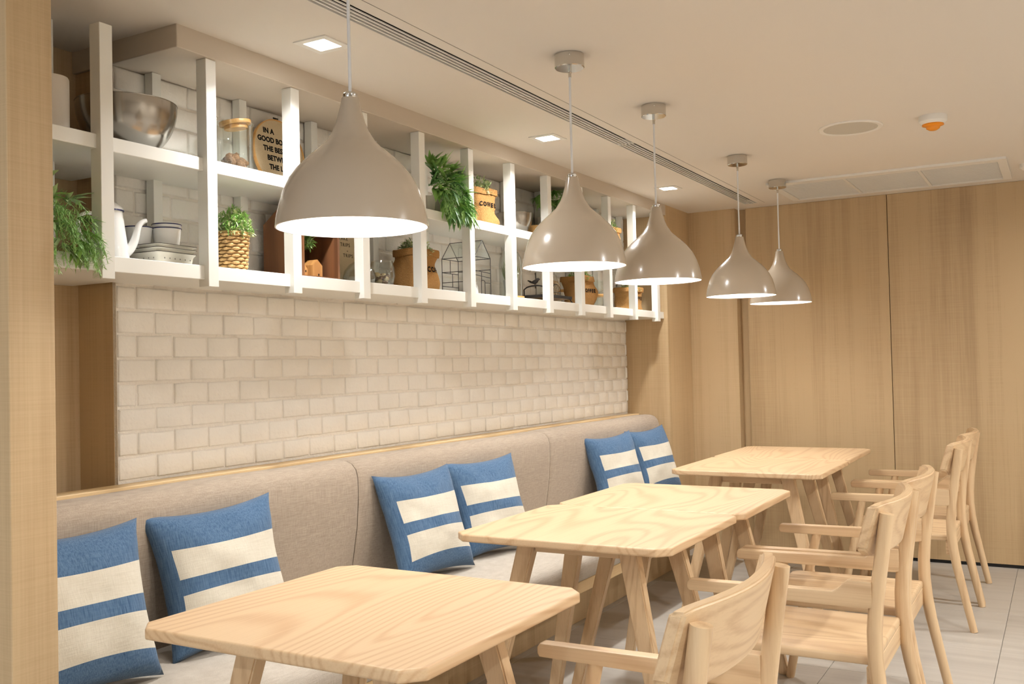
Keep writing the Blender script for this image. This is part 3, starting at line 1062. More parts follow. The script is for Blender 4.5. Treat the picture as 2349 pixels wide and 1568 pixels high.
# ------------------------------------------------------------------ upper shelf
t = thing('candle', 'tall white pillar candle at the left end of the upper shelf', 'candle', (1.712, 2.450, ZU + 0.0005))
bm = bmesh.new(); lathe(bm, [(0.0, 0.0), (0.0465, 0.0), (0.0480, 0.004), (0.0480, 0.165), (0.045, 0.171), (0.036, 0.169), (0.0, 0.166)], 40); obj('wax_body', bm, 'wax', t, 40)
bm = bmesh.new(); tube(bm, [(0, 0, 0.165), (0.001, 0, 0.172), (0.003, 0, 0.178)], 0.001, 6); obj('wick', bm, 'ink_black', t)

def bowl_obj(name, label, loc, r, h, mat, seg=64, wall=0.003, foot=0.45):
    t = thing(name, label, 'bowl', loc)
    prof = [(0.0, 0.0), (r * foot * 0.6, 0.0)]
    for i in range(1, 13):
        a = i / 12
        th = math.pi / 2 * a
        prof.append((r * (foot * 0.6 + (1 - foot * 0.6) * math.sin(th)), h * (1 - math.cos(th)) * 0.98 + h * 0.02 * a))
    inner = [(max(x - wall, 0.0), z + wall * 0.6) for x, z in prof[::-1]]
    bm = bmesh.new(); lathe(bm, prof + [(r - wall * 0.5, h + 0.0006)] + inner[1:], seg); obj('shell', bm, mat, t, 45)
    bm = bmesh.new(); lathe(bm, [(r - 0.0016, h - 0.001), (r + 0.0006, h - 0.0012), (r + 0.0009, h + 0.0006), (r - 0.001, h + 0.0016), (r - 0.0022, h + 0.0004)], seg); obj('rim', bm, mat, t, 45)
    return t
bowl_obj('steel_bowl', 'large brushed steel bowl on the upper shelf beside the candle', (1.968, 2.452, ZU + 0.0005), 0.146, 0.150, 'steel_brushed')
bowl_obj('steel_bowl', 'small brushed steel bowl on the upper shelf beside a burlap bag', (4.345, 2.448, ZU + 0.0005), 0.098, 0.112, 'steel_brushed')
bowl_obj('wooden_bowl', 'small pale wooden bowl on the upper shelf right of the steel bowl', (4.555, 2.405, ZU + 0.0005), 0.080, 0.066, 'bamboo', foot=0.9)

def nuts(parent, R, h, n, seed, mats=('walnut_shell', 'potpourri_brown', 'potpourri_cream'), size=0.02, z0=0.006):
    rnd = random.Random(seed)
    for i in range(n):
        lay = i / n
        a = rnd.uniform(0, 6.283)
        rr = (R - size * 0.8) * math.sqrt(rnd.uniform(0, 1))
        z = z0 + size * 0.55 + lay * (h - size)
        bm = bmesh.new()
        s = size * rnd.uniform(0.75, 1.15)
        lathe(bm, [(0.0, -s * 0.75), (s * 0.4, -s * 0.6), (s * 0.58, -s * 0.1), (s * 0.5, s * 0.35), (s * 0.25, s * 0.65), (0.0, s * 0.78)], 9)
        if i % 3 == 1:      # a split, hollow shell
            bmesh.ops.delete(bm, geom=[v for v in bm.verts if v.co.x > s * 0.35], context='VERTS')
        for v in bm.verts:
            v.co += v.co.normalized() * noise.noise(v.co * 120 + Vector((i, seed, 0))) * s * 0.18
        obj('nut', bm, mats[i % len(mats)], parent, 60, loc=(rr * math.cos(a), rr * math.sin(a), z), rot=(rnd.uniform(0, 3), rnd.uniform(0, 3), rnd.uniform(0, 6)))

t = thing('glass_jar', 'clear glass jar half full of nut shells with a wooden lid', 'jar', (2.368, 2.412, ZU + 0.0005))
bm = bmesh.new(); lathe(bm, [(0.0, 0.0), (0.056, 0.0), (0.061, 0.005), (0.0615, 0.155), (0.064, 0.163), (0.0655, 0.168), (0.062, 0.170), (0.0585, 0.160), (0.0585, 0.008), (0.0, 0.006)], 48); obj('glass_body', bm, 'clear_glass', t, 50)
lid = obj('lid', prism([(0.0, 0.0)] and [(0.054 * math.cos(2 * math.pi * k / 36), 0.054 * math.sin(2 * math.pi * k / 36)) for k in range(36)], 'Z', 0.0, 0.013, 0.002, 2), 'bamboo', t, 40, loc=(0.035, 0.030, 0.176), rot=(math.radians(-4), math.radians(-8), 0))
obj('plug', prism([(0.040 * math.cos(2 * math.pi * k / 32), 0.040 * math.sin(2 * math.pi * k / 32)) for k in range(32)], 'Z', -0.014, -0.0005, 0.0015, 1), 'bamboo', lid, 40)
nuts(t, 0.054, 0.062, 26, 3, ('walnut_shell', 'potpourri_brown', 'walnut_shell'), size=0.026)

def hoop_sign(label, c, r, lines, lean, yaw=0.0):
    t = thing('embroidery_hoop', label, 'wall sign', (c[0], c[1], c[2]))
    t.rotation_euler = (math.radians(-lean), 0, math.radians(yaw))
    def ringm(r0, r1, y0, y1):
        bm = bmesh.new()
        R = []
        for i in range(64):
            a = 2 * math.pi * i / 64
            ca, sa = math.cos(a), math.sin(a)
            R.append([bm.verts.new((rr * ca, y, rr * sa)) for rr, y in ((r0, y0), (r1, y0), (r1, y1), (r0, y1))])
        for i in range(64):
            A, B = R[i], R[(i + 1) % 64]
            for k in range(4):
                bm.faces.new((A[k], B[k], B[(k + 1) % 4], A[(k + 1) % 4]))
        return bm
    obj('hoop', ringm(r - 0.004, r, -0.006, 0.006), 'bamboo', t, 40)
    bm = bmesh.new()
    vs = [bm.verts.new(((r - 0.0042) * math.cos(2 * math.pi * i / 64), -0.002, (r - 0.0042) * math.sin(2 * math.pi * i / 64))) for i in range(64)]
    vb = [bm.verts.new((v.co.x, 0.001, v.co.z)) for v in vs]
    bm.faces.new(vs); bm.faces.new(vb[::-1])
    for i in range(64):
        bm.faces.new((vs[i], vs[(i + 1) % 64], vb[(i + 1) % 64], vb[i]))
    cl = obj('linen', bm, 'linen_natural', t)
    bm = bmesh.new(); box(bm, -0.006, 0.006, -0.005, 0.005, r, r + 0.006); tube(bm, [(-0.012, 0, r + 0.006), (0.012, 0, r + 0.006)], 0.0028, 8); obj('clasp', bm, 'iron_black', t)
    for body, size, x, z, bold, sp in lines:
        me = text_mesh('lettering', body, size, bold, 0.0003, spacing=sp)
        me.materials.append(MATS['ink_black'])
        me.transform(Matrix.Translation((x, -0.0026, z)) @ Matrix.Rotation(math.pi / 2, 4, 'X'))
        obj('lettering', me, None, cl)
    return t
hoop_sign('round linen embroidery hoop lettered IN A GOOD BOOK on the upper shelf', (2.700, 2.522, ZU + 0.137), 0.134,
          [('IN A', 0.027, -0.048, 0.082, 0.0011, 1.05), ('GOOD BOOK', 0.027, -0.022, 0.048, 0.0011, 1.02), ('THE BEST IS', 0.027, -0.010, 0.014, 0.0011, 1.02),
           ('BETWEEN', 0.027, -0.004, -0.020, 0.0011, 1.02), ('THE LINES', 0.027, 0.004, -0.054, 0.0011, 1.02), ('SWEDISH PROVERB', 0.0135, 0.010, -0.088, 0.0003, 1.0)], 6)
hoop_sign('round linen embroidery hoop lettered TAKE TRIPS on the lower shelf', (3.095, 2.530, ZL + 0.138), 0.136,
          [('TAKE', 0.021, -0.022, 0.062, 0.0, 1.25), ('TRIPS', 0.021, -0.012, 0.036, 0.0, 1.25), ('-', 0.026, 0.0, 0.014, 0.0, 1.0), ('TRIPS', 0.021, 0.002, -0.008, 0.0, 1.25)], 4)

t = thing('potted_plant', 'trailing green plant in a pleated white pot hanging off the upper shelf', 'plant', (3.520, 2.405, ZU + 0.0005))
pot_mesh('pot', t, 0.055, 0.082, 0.075, 'ceramic_cream', 56, pleat=0.05)
hanging_plant(t, (0.02, 0.0, 0.08), 17, 0.2, 0.135, -0.140, 0.125, 40, 20, 0.01, 0.135, 0.088, 0.021, 'leaf_mid', 'leaf_shaded')

# --- burlap coffee bags
def coffee_bag(label, loc, w, d, h, rz, seed, plant=True, text_x=0.0, tsize=0.036, cuff=0.03, tz=0.55, plant_h=0.05):
    t = thing('coffee_bag', label, 'bag', loc, rz, 'burlap coffee bags on the shelves')
    rnd = random.Random(seed)
    bm = bmesh.new()
    nu, nv = 48, 22
    rings = []
    hh = [h * k / nv for k in range(nv + 1)]
    prof = [(z, 0.0) for z in hh]
    def section(z, grow):
        f = z / h
        ring = []
        for i in range(nu):
            a = 2 * math.pi * i / nu
            ca, sa = math.cos(a), math.sin(a)
            e = 0.45
            x = math.copysign(abs(ca) ** e, ca) * w / 2
            y = math.copysign(abs(sa) ** e, sa) * d / 2
            bulge = 1 + 0.06 * math.sin(math.pi * f) - 0.02 * f
            wr = noise.noise((x * 13 + seed * 5, y * 13, z * 12)) * 0.022 + noise.noise((x * 30, y * 30 + seed, z * 24)) * 0.008 + 0.004 * math.sin(3 * a + seed + z * 30)
            base = 1.0 if f > 0.03 else 0.93
            k = bulge * base
            n = Vector((x, y, 0)).normalized()
            ring.append(Vector((x * k + noise.noise((seed, z * 14, 2.0)) * 0.012, y * k, z + (noise.noise((x * 16, y * 16, seed)) * 0.010 if f > 0.8 else 0))) + n * (wr + grow))
        return ring
    sect = [section(z, 0.0) for z in hh]
    # rolled cuff: goes over the top and down outside, then the inside wall
    sect.append(section(h, 0.004)); 
    sect += [section(h - cuff * q, 0.006 + 0.002 * q) for q in (0.15, 0.6, 1.0)]
    tail = section(h - cuff, 0.0025)
    sect.append(tail)
    rows = [[bm.verts.new(p) for p in r] for r in sect]
    for A, B in zip(rows, rows[1:]):
        for i in range(nu):
            bm.faces.new((A[i], A[(i + 1) % nu], B[(i + 1) % nu], B[i]))
    bm.faces.new(rows[0])
    # inside: soil level
    top = [bm.verts.new(p) for p in section(h * 0.93, -0.006)]
    for i in range(nu):
        bm.faces.new((rows[nv][i], rows[nv][(i + 1) % nu], top[(i + 1) % nu], top[i]))
    bm.faces.new(top)
    bmesh.ops.recalc_face_normals(bm, faces=bm.faces[:])
    bvh = BVHTree.FromBMesh(bm)
    sack = obj('sack', bm, 'burlap', t, 60)
    me = text_mesh('lettering', 'COFFEE', tsize * 0.86, 0.0012, 0.0, spacing=1.32)
    tb = bmesh.new(); tb.from_mesh(me)
    bmesh.ops.triangulate(tb, faces=tb.faces[:])
    for _ in range(2):
        bmesh.ops.subdivide_edges(tb, edges=[e for e in tb.edges if e.calc_length() > 0.005], cuts=1)
        bmesh.ops.triangulate(tb, faces=tb.faces[:])
    for v in tb.verts:
        x, z = v.co.x + text_x, v.co.y + h * tz
        xe = w / 2 - 0.012
        if x > xe:      # the print runs on round the side of the sack
            yy_ = -d / 2 + 0.012 + (x - xe)
            hit = bvh.ray_cast(Vector((w * 2, yy_, z)), Vector((-1, 0, 0)))
            v.co = Vector(((hit[0].x if hit[0] else w / 2) + 0.002, yy_, z))
            continue
        hit = bvh.ray_cast(Vector((x, -d * 2, z)), Vector((0, 1, 0)))
        v.co = Vector((x, (hit[0].y if hit[0] and hit[0].y < 0.01 else -d / 2) - 0.0022, z))
    tb.to_mesh(me); tb.free()
    me.materials.append(MATS['ink_black'])
    obj('lettering', me, None, sack)
    if plant:
        bush(t, (0, 0, h * 0.9), w * 0.42, plant_h + h * 0.1, 90, seed, 'leaf_pale' if seed % 2 else 'leaf_mid', 'leaf_cream', 0.017)
    return t
coffee_bag('burlap COFFEE bag with a leafy plant, upper shelf beside the steel bowl', (3.975, 2.435, ZU + 0.001), 0.165, 0.115, 0.185, math.radians(-14), 3, tsize=0.033, tz=0.56, text_x=0.002, plant_h=0.06)
coffee_bag('burlap COFFEE bag with a leafy plant, lower shelf left of the wire house', (3.425, 2.425, ZL + 0.001), 0.185, 0.125, 0.175, math.radians(-4), 5, tsize=0.036, tz=0.5, text_x=0.062, plant_h=0.045)
coffee_bag('burlap COFFEE bag with a leafy plant, lower shelf right of the wire basket', (5.055, 2.425, ZL + 0.001), 0.18, 0.12, 0.172, math.radians(-10), 8, tsize=0.034, tz=0.5, text_x=0.006, plant_h=0.03)
coffee_bag('burlap COFFEE bag at the far right end of the lower shelf', (5.800, 2.430, ZL + 0.001), 0.18, 0.12, 0.150, math.radians(-8), 11, tsize=0.033, tz=0.52, text_x=0.008, plant_h=0.01)
coffee_bag('burlap bag with a leafy plant on the upper shelf near the far end', (5.500, 2.440, ZU + 0.001), 0.17, 0.115, 0.17, math.radians(-6), 14, tsize=0.036, tz=0.5, plant_h=0.07)

# --- palm
t = thing('potted_palm', 'feathery palm in a cream pot on the upper shelf', 'plant', (4.800, 2.450, ZU + 0.0005))
pot_mesh('pot', t, 0.065, 0.095, 0.150, 'ceramic_cream', 40)
def fronds(bm):
    rnd = random.Random(5)
    specs = [(-0.36, -0.10, 0.18, 0.02), (-0.30, -0.06, 0.24, 0.05), (-0.24, -0.12, 0.12, -0.10), (-0.10, -0.06, 0.26, 0.13), (0.04, -0.1, 0.22, 0.12), (0.20, -0.09, 0.22, 0.09), (0.40, -0.08, 0.17, 0.035), (0.30, -0.10, 0.2, 0.06), (-0.18, 0.02, 0.2, 0.1), (0.12, 0.02, 0.2, 0.1), (0.46, -0.06, 0.15, 0.0)]
    for dx, dy, zu, ze in specs:
        p0 = Vector((0.02 * (1 if dx > 0 else -1), 0, 0.13))
        P = bez(p0, (dx * 0.45, dy * 0.5, 0.13 + zu), (dx, dy, 0.13 + ze), 16)
        P = [Vector((q.x, min(q.y, 0.08), min(q.z, 0.288))) for q in P]
        tube(bm, P, 0.0016, 5)
        for i in range(4, len(P)):
            t_ = (P[min(i + 1, len(P) - 1)] - P[i - 1]).normalized()
            s = t_.cross(Vector((0, 0, 1))).normalized()
            for sg in (-1, 1):
                for q in (0, 0.5):
                    b = P[i - 1].lerp(P[i], q)
                    d = (t_ * 0.75 + s * sg * 0.55 + Vector((0, 0, -0.30))).normalized()
                    L = 0.075 * math.sin(math.pi * (0.25 + 0.7 * i / len(P))) + 0.015
                    leaf(bm, b, d, L, 0.011, curl=0.25, n=3)
foliage('fronds', fronds, 'leaf_palm', t)

# ------------------------------------------------------------------ lower shelf
t = thing('potted_plant', 'trailing leafy plant hanging over the lower shelf beside the coffee pot', 'plant', (1.560, 2.430, ZL + 0.0005))
pot_mesh('pot', t, 0.05, 0.07, 0.09, 'ceramic_cream', 36)
hanging_plant(t, (0.055, -0.015, 0.085), 41, 0.2, 0.150, -0.150, 0.090, 13, 24, 0.035, 0.12, 0.07, 0.021, 'leaf_mid', 'leaf_pale')

t = thing('coffee_pot', 'tall white enamel coffee pot with a curved spout', 'coffee pot', (1.890, 2.440, ZL + 0.0005))
bm = bmesh.new(); lathe(bm, [(0.0, 0.0), (0.056, 0.0), (0.0575, 0.004), (0.050, 0.06), (0.041, 0.128), (0.0395, 0.131), (0.0385, 0.150), (0.0, 0.150)], 48); obj('body', bm, 'enamel_white', t, 40)
lid = obj('lid', lathe(bmesh.new(), [(0.0, 0.151), (0.041, 0.151), (0.0415, 0.156), (0.036, 0.165), (0.022, 0.176), (0.008, 0.180), (0.0, 0.180)], 40), 'enamel_white', t, 40)
obj('lid_rim', lathe(bmesh.new(), [(0.0405, 0.1495), (0.0428, 0.151), (0.0428, 0.1535), (0.0405, 0.1545)], 40), 'enamel_navy', lid, 40)
bm = bmesh.new(); ball(bm, (0, 0, 0.187), 0.008, 14); obj('lid_knob', bm, 'enamel_navy', lid, 60)
ang = math.radians(-18)
dx, dy = math.cos(ang), math.sin(ang)
sp = bez((dx * 0.046, dy * 0.046, 0.030), (dx * 0.072, dy * 0.072, 0.045), (dx * 0.082, dy * 0.082, 0.095), 8) + bez((dx * 0.082, dy * 0.082, 0.095), (dx * 0.088, dy * 0.088, 0.128), (dx * 0.112, dy * 0.112, 0.132), 6)[1:]
bm = bmesh.new(); tube(bm, sp, [0.016 - 0.0095 * i / (len(sp) - 1) for i in range(len(sp))], 14); obj('spout', bm, 'enamel_white', t, 60)
hd = bez((-dx * 0.038, -dy * 0.038, 0.14), (-dx * 0.10, -dy * 0.10, 0.15), (-dx * 0.085, -dy * 0.085, 0.085), 8) + bez((-dx * 0.085, -dy * 0.085, 0.085), (-dx * 0.075, -dy * 0.075, 0.055), (-dx * 0.05, -dy * 0.05, 0.05), 6)[1:]
bm = bmesh.new(); tube(bm, hd, 0.0055, 10); obj('handle', bm, 'enamel_white', t, 60)

def dish(label, z0, s, h, marks):
    t = thing('square_dish', label, 'dish', (2.085, 2.452, z0), math.radians(3), 'stacked square dishes')
    bm = bmesh.new()
    def ring(a, z, r):
        out = []
        for qx, qy in ((1, 1), (-1, 1), (-1, -1), (1, -1)):
            st = math.atan2(qy, qx) - math.pi / 4
            for k in range(6):
                th = st + math.pi / 2 * k / 5
                out.append(bm.verts.new((qx * (a - r) + r * math.cos(th), qy * (a - r) + r * math.sin(th), z)))
        return out
    R = [ring(s * 0.80, 0.0, 0.02), ring(s * 0.90, 0.004, 0.02), ring(s * 0.93, h * 0.75, 0.014), ring(s, h - 0.002, 0.012), ring(s, h, 0.012), ring(s * 0.91, h * 0.78, 0.012), ring(s * 0.86, 0.006, 0.016)]
    for A, B in zip(R, R[1:]):
        for i in range(24):
            bm.faces.new((A[i], A[(i + 1) % 24], B[(i + 1) % 24], B[i]))
    bm.faces.new(R[0]); bm.faces.new(R[-1])
    obj('body', bm, 'ceramic_cream', t, 45)
    bm = bmesh.new()
    def ring2(a, z, r):
        out = []
        for qx, qy in ((1, 1), (-1, 1), (-1, -1), (1, -1)):
            st = math.atan2(qy, qx) - math.pi / 4
            for k in range(6):
                th = st + math.pi / 2 * k / 5
                out.append(bm.verts.new((qx * (a - r) + r * math.cos(th), qy * (a - r) + r * math.sin(th), z)))
        return out
    R = [ring2(s + 0.0006, h - 0.0012, 0.012), ring2(s + 0.0008, h + 0.0006, 0.012), ring2(s - 0.001, h + 0.0007, 0.012)]
    for A, B in zip(R, R[1:]):
        for i in range(24):
            bm.faces.new((A[i], A[(i + 1) % 24], B[(i + 1) % 24], B[i]))
    obj('rim_line', bm, 'ceramic_dark_rim', t)
    if marks:
        bm = bmesh.new()
        for k in range(6):
            u = -0.052 + k * 0.0208
            a = s * 0.922 + 0.0008
            zc = h * 0.52
            box(bm, u - 0.0025, u + 0.0025, -a - 0.0006, -a, zc - 0.0004, zc + 0.0004)
            box(bm, u - 0.0004, u + 0.0004, -a - 0.0006, -a, zc - 0.0025, zc + 0.0025)
            box(bm, -a - 0.0006, -a, u - 0.0025, u + 0.0025, zc - 0.0004, zc + 0.0004)
            box(bm, -a - 0.0006, -a, u - 0.0004, u + 0.0004, zc - 0.0025, zc + 0.0025)
        obj('cross_marks', bm, 'ceramic_dark_rim', t)
    return t
dish('square cream dish with small cross marks, bottom of the stack', ZL + 0.0005, 0.080, 0.040, True)
dish('square cream dish, middle one of the stack', ZL + 0.0315, 0.081, 0.022, False)
dish('square cream dish, top of the stack under the enamel cups', ZL + 0.0425, 0.081, 0.022, False)

def cup(label, loc):
    t = thing('enamel_cup', label, 'cup', loc, 0, 'white enamel cups with navy rims')
    obj('body', lathe(bmesh.new(), [(0.0, 0.0), (0.034, 0.0), (0.036, 0.003), (0.0425, 0.066), (0.0445, 0.0715), (0.0415, 0.0715), (0.0345, 0.005), (0.0, 0.004)], 40), 'enamel_white', t, 40)
    obj('rim', lathe(bmesh.new(), [(0.0415, 0.0705), (0.0455, 0.0702), (0.0462, 0.072), (0.0452, 0.0738), (0.042, 0.0735)], 40), 'enamel_navy', t, 50)
    return t
ZD = ZL + 0.0492
cup('white enamel cup with navy rim, lower one of two nested on the dishes', (2.100, 2.438, ZD))
cup('white enamel cup with navy rim, upper one of two nested on the dishes', (2.100, 2.438, ZD + 0.0125))
cup('white enamel cup with navy rim standing alone behind the spout', (2.030, 2.486, ZD))

# wicker basket pot
t = thing('basket_plant', 'small leafy plant in a woven wicker basket pot', 'plant', (2.352, 2.412, ZL + 0.0005))
obj('liner', lathe(bmesh.new(), [(0.0, 0.001), (0.038, 0.001), (0.0455, 0.128), (0.042, 0.128), (0.041, 0.11), (0.0, 0.108)], 32), 'wicker', t, 40)
bm = bmesh.new()
rows, cols = 11, 18
for r in range(rows):
    z = 0.006 + r * 0.0117
    R = 0.0405 + 0.0075 * r / (rows - 1)
    for c_ in range(cols):
        if (r + c_) % 2:
            continue
        a0 = 2 * math.pi * c_ / cols
        pts, rad = [], []
        for q in range(6):
            u = q / 5
            a = a0 + (u - 0.5) * 2 * math.pi / cols * 2.1
            pts.append((math.cos(a) * (R + 0.005 * math.sin(math.pi * u)), math.sin(a) * (R + 0.005 * math.sin(math.pi * u)), z + 0.003 * (u - 0.5)))
            rad.append(0.0022 + 0.0036 * math.sin(math.pi * u))
        tube(bm, pts, rad, 6)
tag(obj('weave', bm, 'wicker', t, 60), kind='stuff')
bm = bmesh.new(); tube(bm, [(0.0485 * math.cos(2 * math.pi * k / 40), 0.0485 * math.sin(2 * math.pi * k / 40), 0.132) for k in range(40)], 0.0042, 8, closed=True); obj('rim', bm, 'wicker', t, 60)
bush(t, (0.006, 0, 0.135), 0.062, 0.085, 170, 23, 'leaf_mid', 'leaf_cream', 0.015)

# walnut house box, gable ends left and right, open front
t = thing('house_box', 'dark walnut house-shaped display box, open at the front', 'display box', (2.738, 2.452, ZL + 0.0005))
hx, hy, he, hp, th = 0.102, 0.094, 0.205, 0.275, 0.010
for sx in (-1, 1):
    pts = [(-hy, 0.0), (hy, 0.0), (hy, he), (0.0, hp), (-hy, he)]
    obj('side_panel', prism(pts, 'X', sx * hx - (th if sx > 0 else 0), sx * hx + (th if sx < 0 else 0)), 'walnut', t)
obj('floor_panel', bbox(-hx + th, hx - th, -hy, hy, 0.0, th), 'walnut', t)
obj('back_panel', bbox(-hx + th, hx - th, hy - 0.006, hy, th, he), 'walnut', t)
for s in (-1, 1):
    pts = [(s * hy, he), (0.0, hp), (0.0, hp - 0.012), (s * (hy - 0.002), he - 0.011)]
    obj('roof_panel', prism(pts, 'X', -hx + th, hx - th), 'walnut', t)
def toy_house(label, loc, w, d, h, hr, rz, window):
    q = thing('toy_house', label, 'ornament', loc, rz, 'little wooden houses in the display box')
    obj('block', prism([(-w / 2, 0), (w / 2, 0), (w / 2, h), (0, hr), (-w / 2, h)], 'Y', -d / 2, d / 2, 0.0008, 1), 'toy_oak', q)
    bm = bmesh.new(); box(bm, w * 0.05, w * 0.05 + 0.006, -d / 2 - 0.0004, -d / 2 + 0.004, window, window + 0.008); obj('window', bm, 'ink_black', q)
    return q
ZB = ZL + 0.0112
toy_house('tall narrow wooden toy house in the walnut box', (2.676, 2.452, ZB), 0.050, 0.05, 0.070, 0.112, 0, 0.05)
toy_house('tiny wooden toy house in front of the tall one in the walnut box', (2.668, 2.392, ZB), 0.030, 0.03, 0.024, 0.040, 0, 0.012)
toy_house('wide wooden toy house with a pitched roof in the walnut box', (2.752, 2.415, ZB), 0.054, 0.05, 0.044, 0.066, math.radians(0), 0.005)
t = thing('sprig_plant', 'pale green leafy sprig inside the walnut box', 'plant', (2.722, 2.485, ZB))
bm = bmesh.new(); lathe(bm, [(0.0, 0.0), (0.012, 0.0), (0.014, 0.02), (0.0, 0.02)], 16); obj('pot', bm, 'soil', t, 40)
bm = bmesh.new()
for dx_, dy_, z_ in ((-0.01, -0.02, 0.12), (0.02, -0.04, 0.10), (0.03, -0.06, 0.13), (-0.02, -0.03, 0.14)):
    tube(bm, bez((0, 0, 0.02), (dx_ * .3, dy_ * .3, 0.08), (dx_, dy_, z_), 6), 0.0014, 6)
obj('stems', bm, 'stem_green', t)
bush(t, (0.006, -0.04, 0.118), 0.046, 0.045, 90, 31, 'leaf_mid', 'leaf_pale', 0.016)

# decanter and round vase
t = thing('glass_decanter', 'round clear glass decanter with a ball stopper', 'decanter', (3.040, 2.425, ZL + 0.0005))
obj('glass_body', lathe(bmesh.new(), [(0.0, 0.0), (0.048, 0.0), (0.060, 0.008), (0.0665, 0.03), (0.060, 0.058), (0.040, 0.082), (0.020, 0.094), (0.0145, 0.102), (0.0165, 0.108), (0.0145, 0.108), (0.0125, 0.101), (0.018, 0.092), (0.038, 0.080), (0.058, 0.056), (0.0643, 0.03), (0.0, 0.003)], 48), 'clear_glass', t, 50)
bm = bmesh.new(); ball(bm, (0, 0, 0.121), 0.0165, 24); obj('stopper', bm, 'clear_glass', t, 60)
t = thing('glass_vase', 'round clear glass vase half filled with potpourri', 'vase', (3.172, 2.412, ZL + 0.0005))
obj('glass_body', lathe(bmesh.new(), [(0.0, 0.0), (0.028, 0.0), (0.046, 0.014), (0.0545, 0.042), (0.052, 0.075), (0.043, 0.106), (0.0418, 0.106), (0.0505, 0.075), (0.053, 0.042), (0.0445, 0.015), (0.0, 0.003)], 48), 'clear_glass', t, 50)
nuts(t, 0.044, 0.052, 24, 9, ('potpourri_cream', 'potpourri_brown', 'walnut_shell', 'potpourri_cream'), 0.021, 0.005)

# wire house terrarium, ridge along Y
t = thing('wire_house', 'black wire house frame with glazed roof on the lower shelf', 'ornament', (3.8355, 2.424, ZL + 0.0008))
wx, wy, we, wp, r_ = 0.070, 0.090, 0.172, 0.252, 0.0017
def wires(name, segs, rr=r_):
    bm = bmesh.new()
    for a, b in segs:
        tube(bm, [a, b], rr, 6)
    return obj(name, bm, 'wire_black', t)
c4 = [(-wx, -wy), (wx, -wy), (wx, wy), (-wx, wy)]
for x, y in c4:
    wires('corner_wire', [((x, y, r_), (x, y, we))])
wires('base_frame', [((*c4[k], r_), (*c4[(k + 1) % 4], r_)) for k in range(4)])
wires('eave_frame', [((*c4[k], we), (*c4[(k + 1) % 4], we)) for k in range(4)])
for y in (-wy, wy):
    wires('gable_wire', [((-wx, y, we), (0, y, wp)), ((wx, y, we), (0, y, wp))])
wires('ridge_wire', [((0, -wy, wp), (0, wy, wp))])
wires('front_bars', [((-wx, -wy, 0.108), (wx, -wy, 0.102)), ((-0.012, -wy, 0.107), (-0.012, -wy, 0.062)), ((-wx, -wy, 0.088), (wx, -wy, 0.08)), ((0.02, -wy, 0.055), (wx, -wy, 0.055))])
dp = [(-0.014, -wy, r_)] + [(-0.014 + 0.016 * (1 - math.cos(math.pi * k / 6)), -wy, 0.058 + 0.008 * math.sin(math.pi * k / 6)) for k in range(7)] + [(0.018, -wy, r_)]
bm = bmesh.new(); tube(bm, dp, r_, 6); obj('door_frame', bm, 'wire_black', t)
wires('rear_bars', [((-wx, wy, 0.108), (wx, wy, 0.108)), ((0.0, wy, we), (0.0, wy, 0.108)), ((0.018, wy, 0.108), (0.018, wy, 0.045)), ((-wx, wy, 0.045), (wx, wy, 0.045))])
wires('side_bars', [((-wx, -wy, 0.108), (-wx, wy, 0.108)), ((-wx, -wy, 0.06), (-wx, wy, 0.06)), ((wx, -wy, 0.12), (wx, wy, 0.12))])
for s in (-1, 1):
    bm = bmesh.new()
    nx, nz = (wp - we), wx
    q = [(s * wx, -wy, we), (s * wx, wy, we), (0, wy, wp), (0, -wy, wp)]
    lo = [bm.verts.new(p) for p in q]
    hi = [bm.verts.new((p[0] + s * 0.0008, p[1], p[2] + 0.0008)) for p in q]
    bm.faces.new(lo); bm.faces.new(hi[::-1])
    for k in range(4):
        bm.faces.new((lo[k], lo[(k + 1) % 4], hi[(k + 1) % 4], hi[k]))
    obj('roof_pane', bm, 'clear_glass', t)

# white enamel jug half hidden behind the wire house
t = thing('white_jug', 'small white enamel jug behind the wire house', 'jug', (4.005, 2.500, ZL + 0.0005))
obj('body', lathe(bmesh.new(), [(0.0, 0.0), (0.030, 0.0), (0.032, 0.004), (0.030, 0.05), (0.024, 0.066), (0.027, 0.078), (0.025, 0.078), (0.022, 0.066), (0.0, 0.06)], 32), 'enamel_white', t, 40)
bm = bmesh.new(); tube(bm, bez((-0.026, 0, 0.07), (-0.062, 0, 0.085), (-0.055, 0, 0.03), 8) + bez((-0.055, 0, 0.03), (-0.05, 0, 0.012), (-0.031, 0, 0.012), 5)[1:], 0.004, 8); obj('handle', bm, 'enamel_white', t, 60)

# cloche with bucket of grass
t = thing('glass_cloche', 'clear glass dome on a round wooden base', 'cloche', (4.275, 2.435, ZL + 0.0005))
obj('base', prism([(0.068 * math.cos(2 * math.pi * k / 48), 0.068 * math.sin(2 * math.pi * k / 48)) for k in range(48)], 'Z', 0.0, 0.018, 0.003, 2), 'bamboo', t, 40)
obj('dome', lathe(bmesh.new(), [(0.060, 0.0185), (0.0595, 0.18), (0.055, 0.215), (0.042, 0.243), (0.022, 0.257), (0.0, 0.261), (0.0, 0.259), (0.021, 0.255), (0.0405, 0.2415), (0.0535, 0.214), (0.058, 0.18), (0.0585, 0.0185)], 48), 'clear_glass', t, 50)
bm = bmesh.new(); ball(bm, (0, 0, 0.268), 0.009, 18); obj('knob', bm, 'clear_glass', t, 60)
t = thing('grass_bucket', 'galvanised bucket of green grass under the glass dome', 'plant', (4.275, 2.435, ZL + 0.0192))
pot_mesh('bucket', t, 0.027, 0.041, 0.082, 'galvanised', 36)
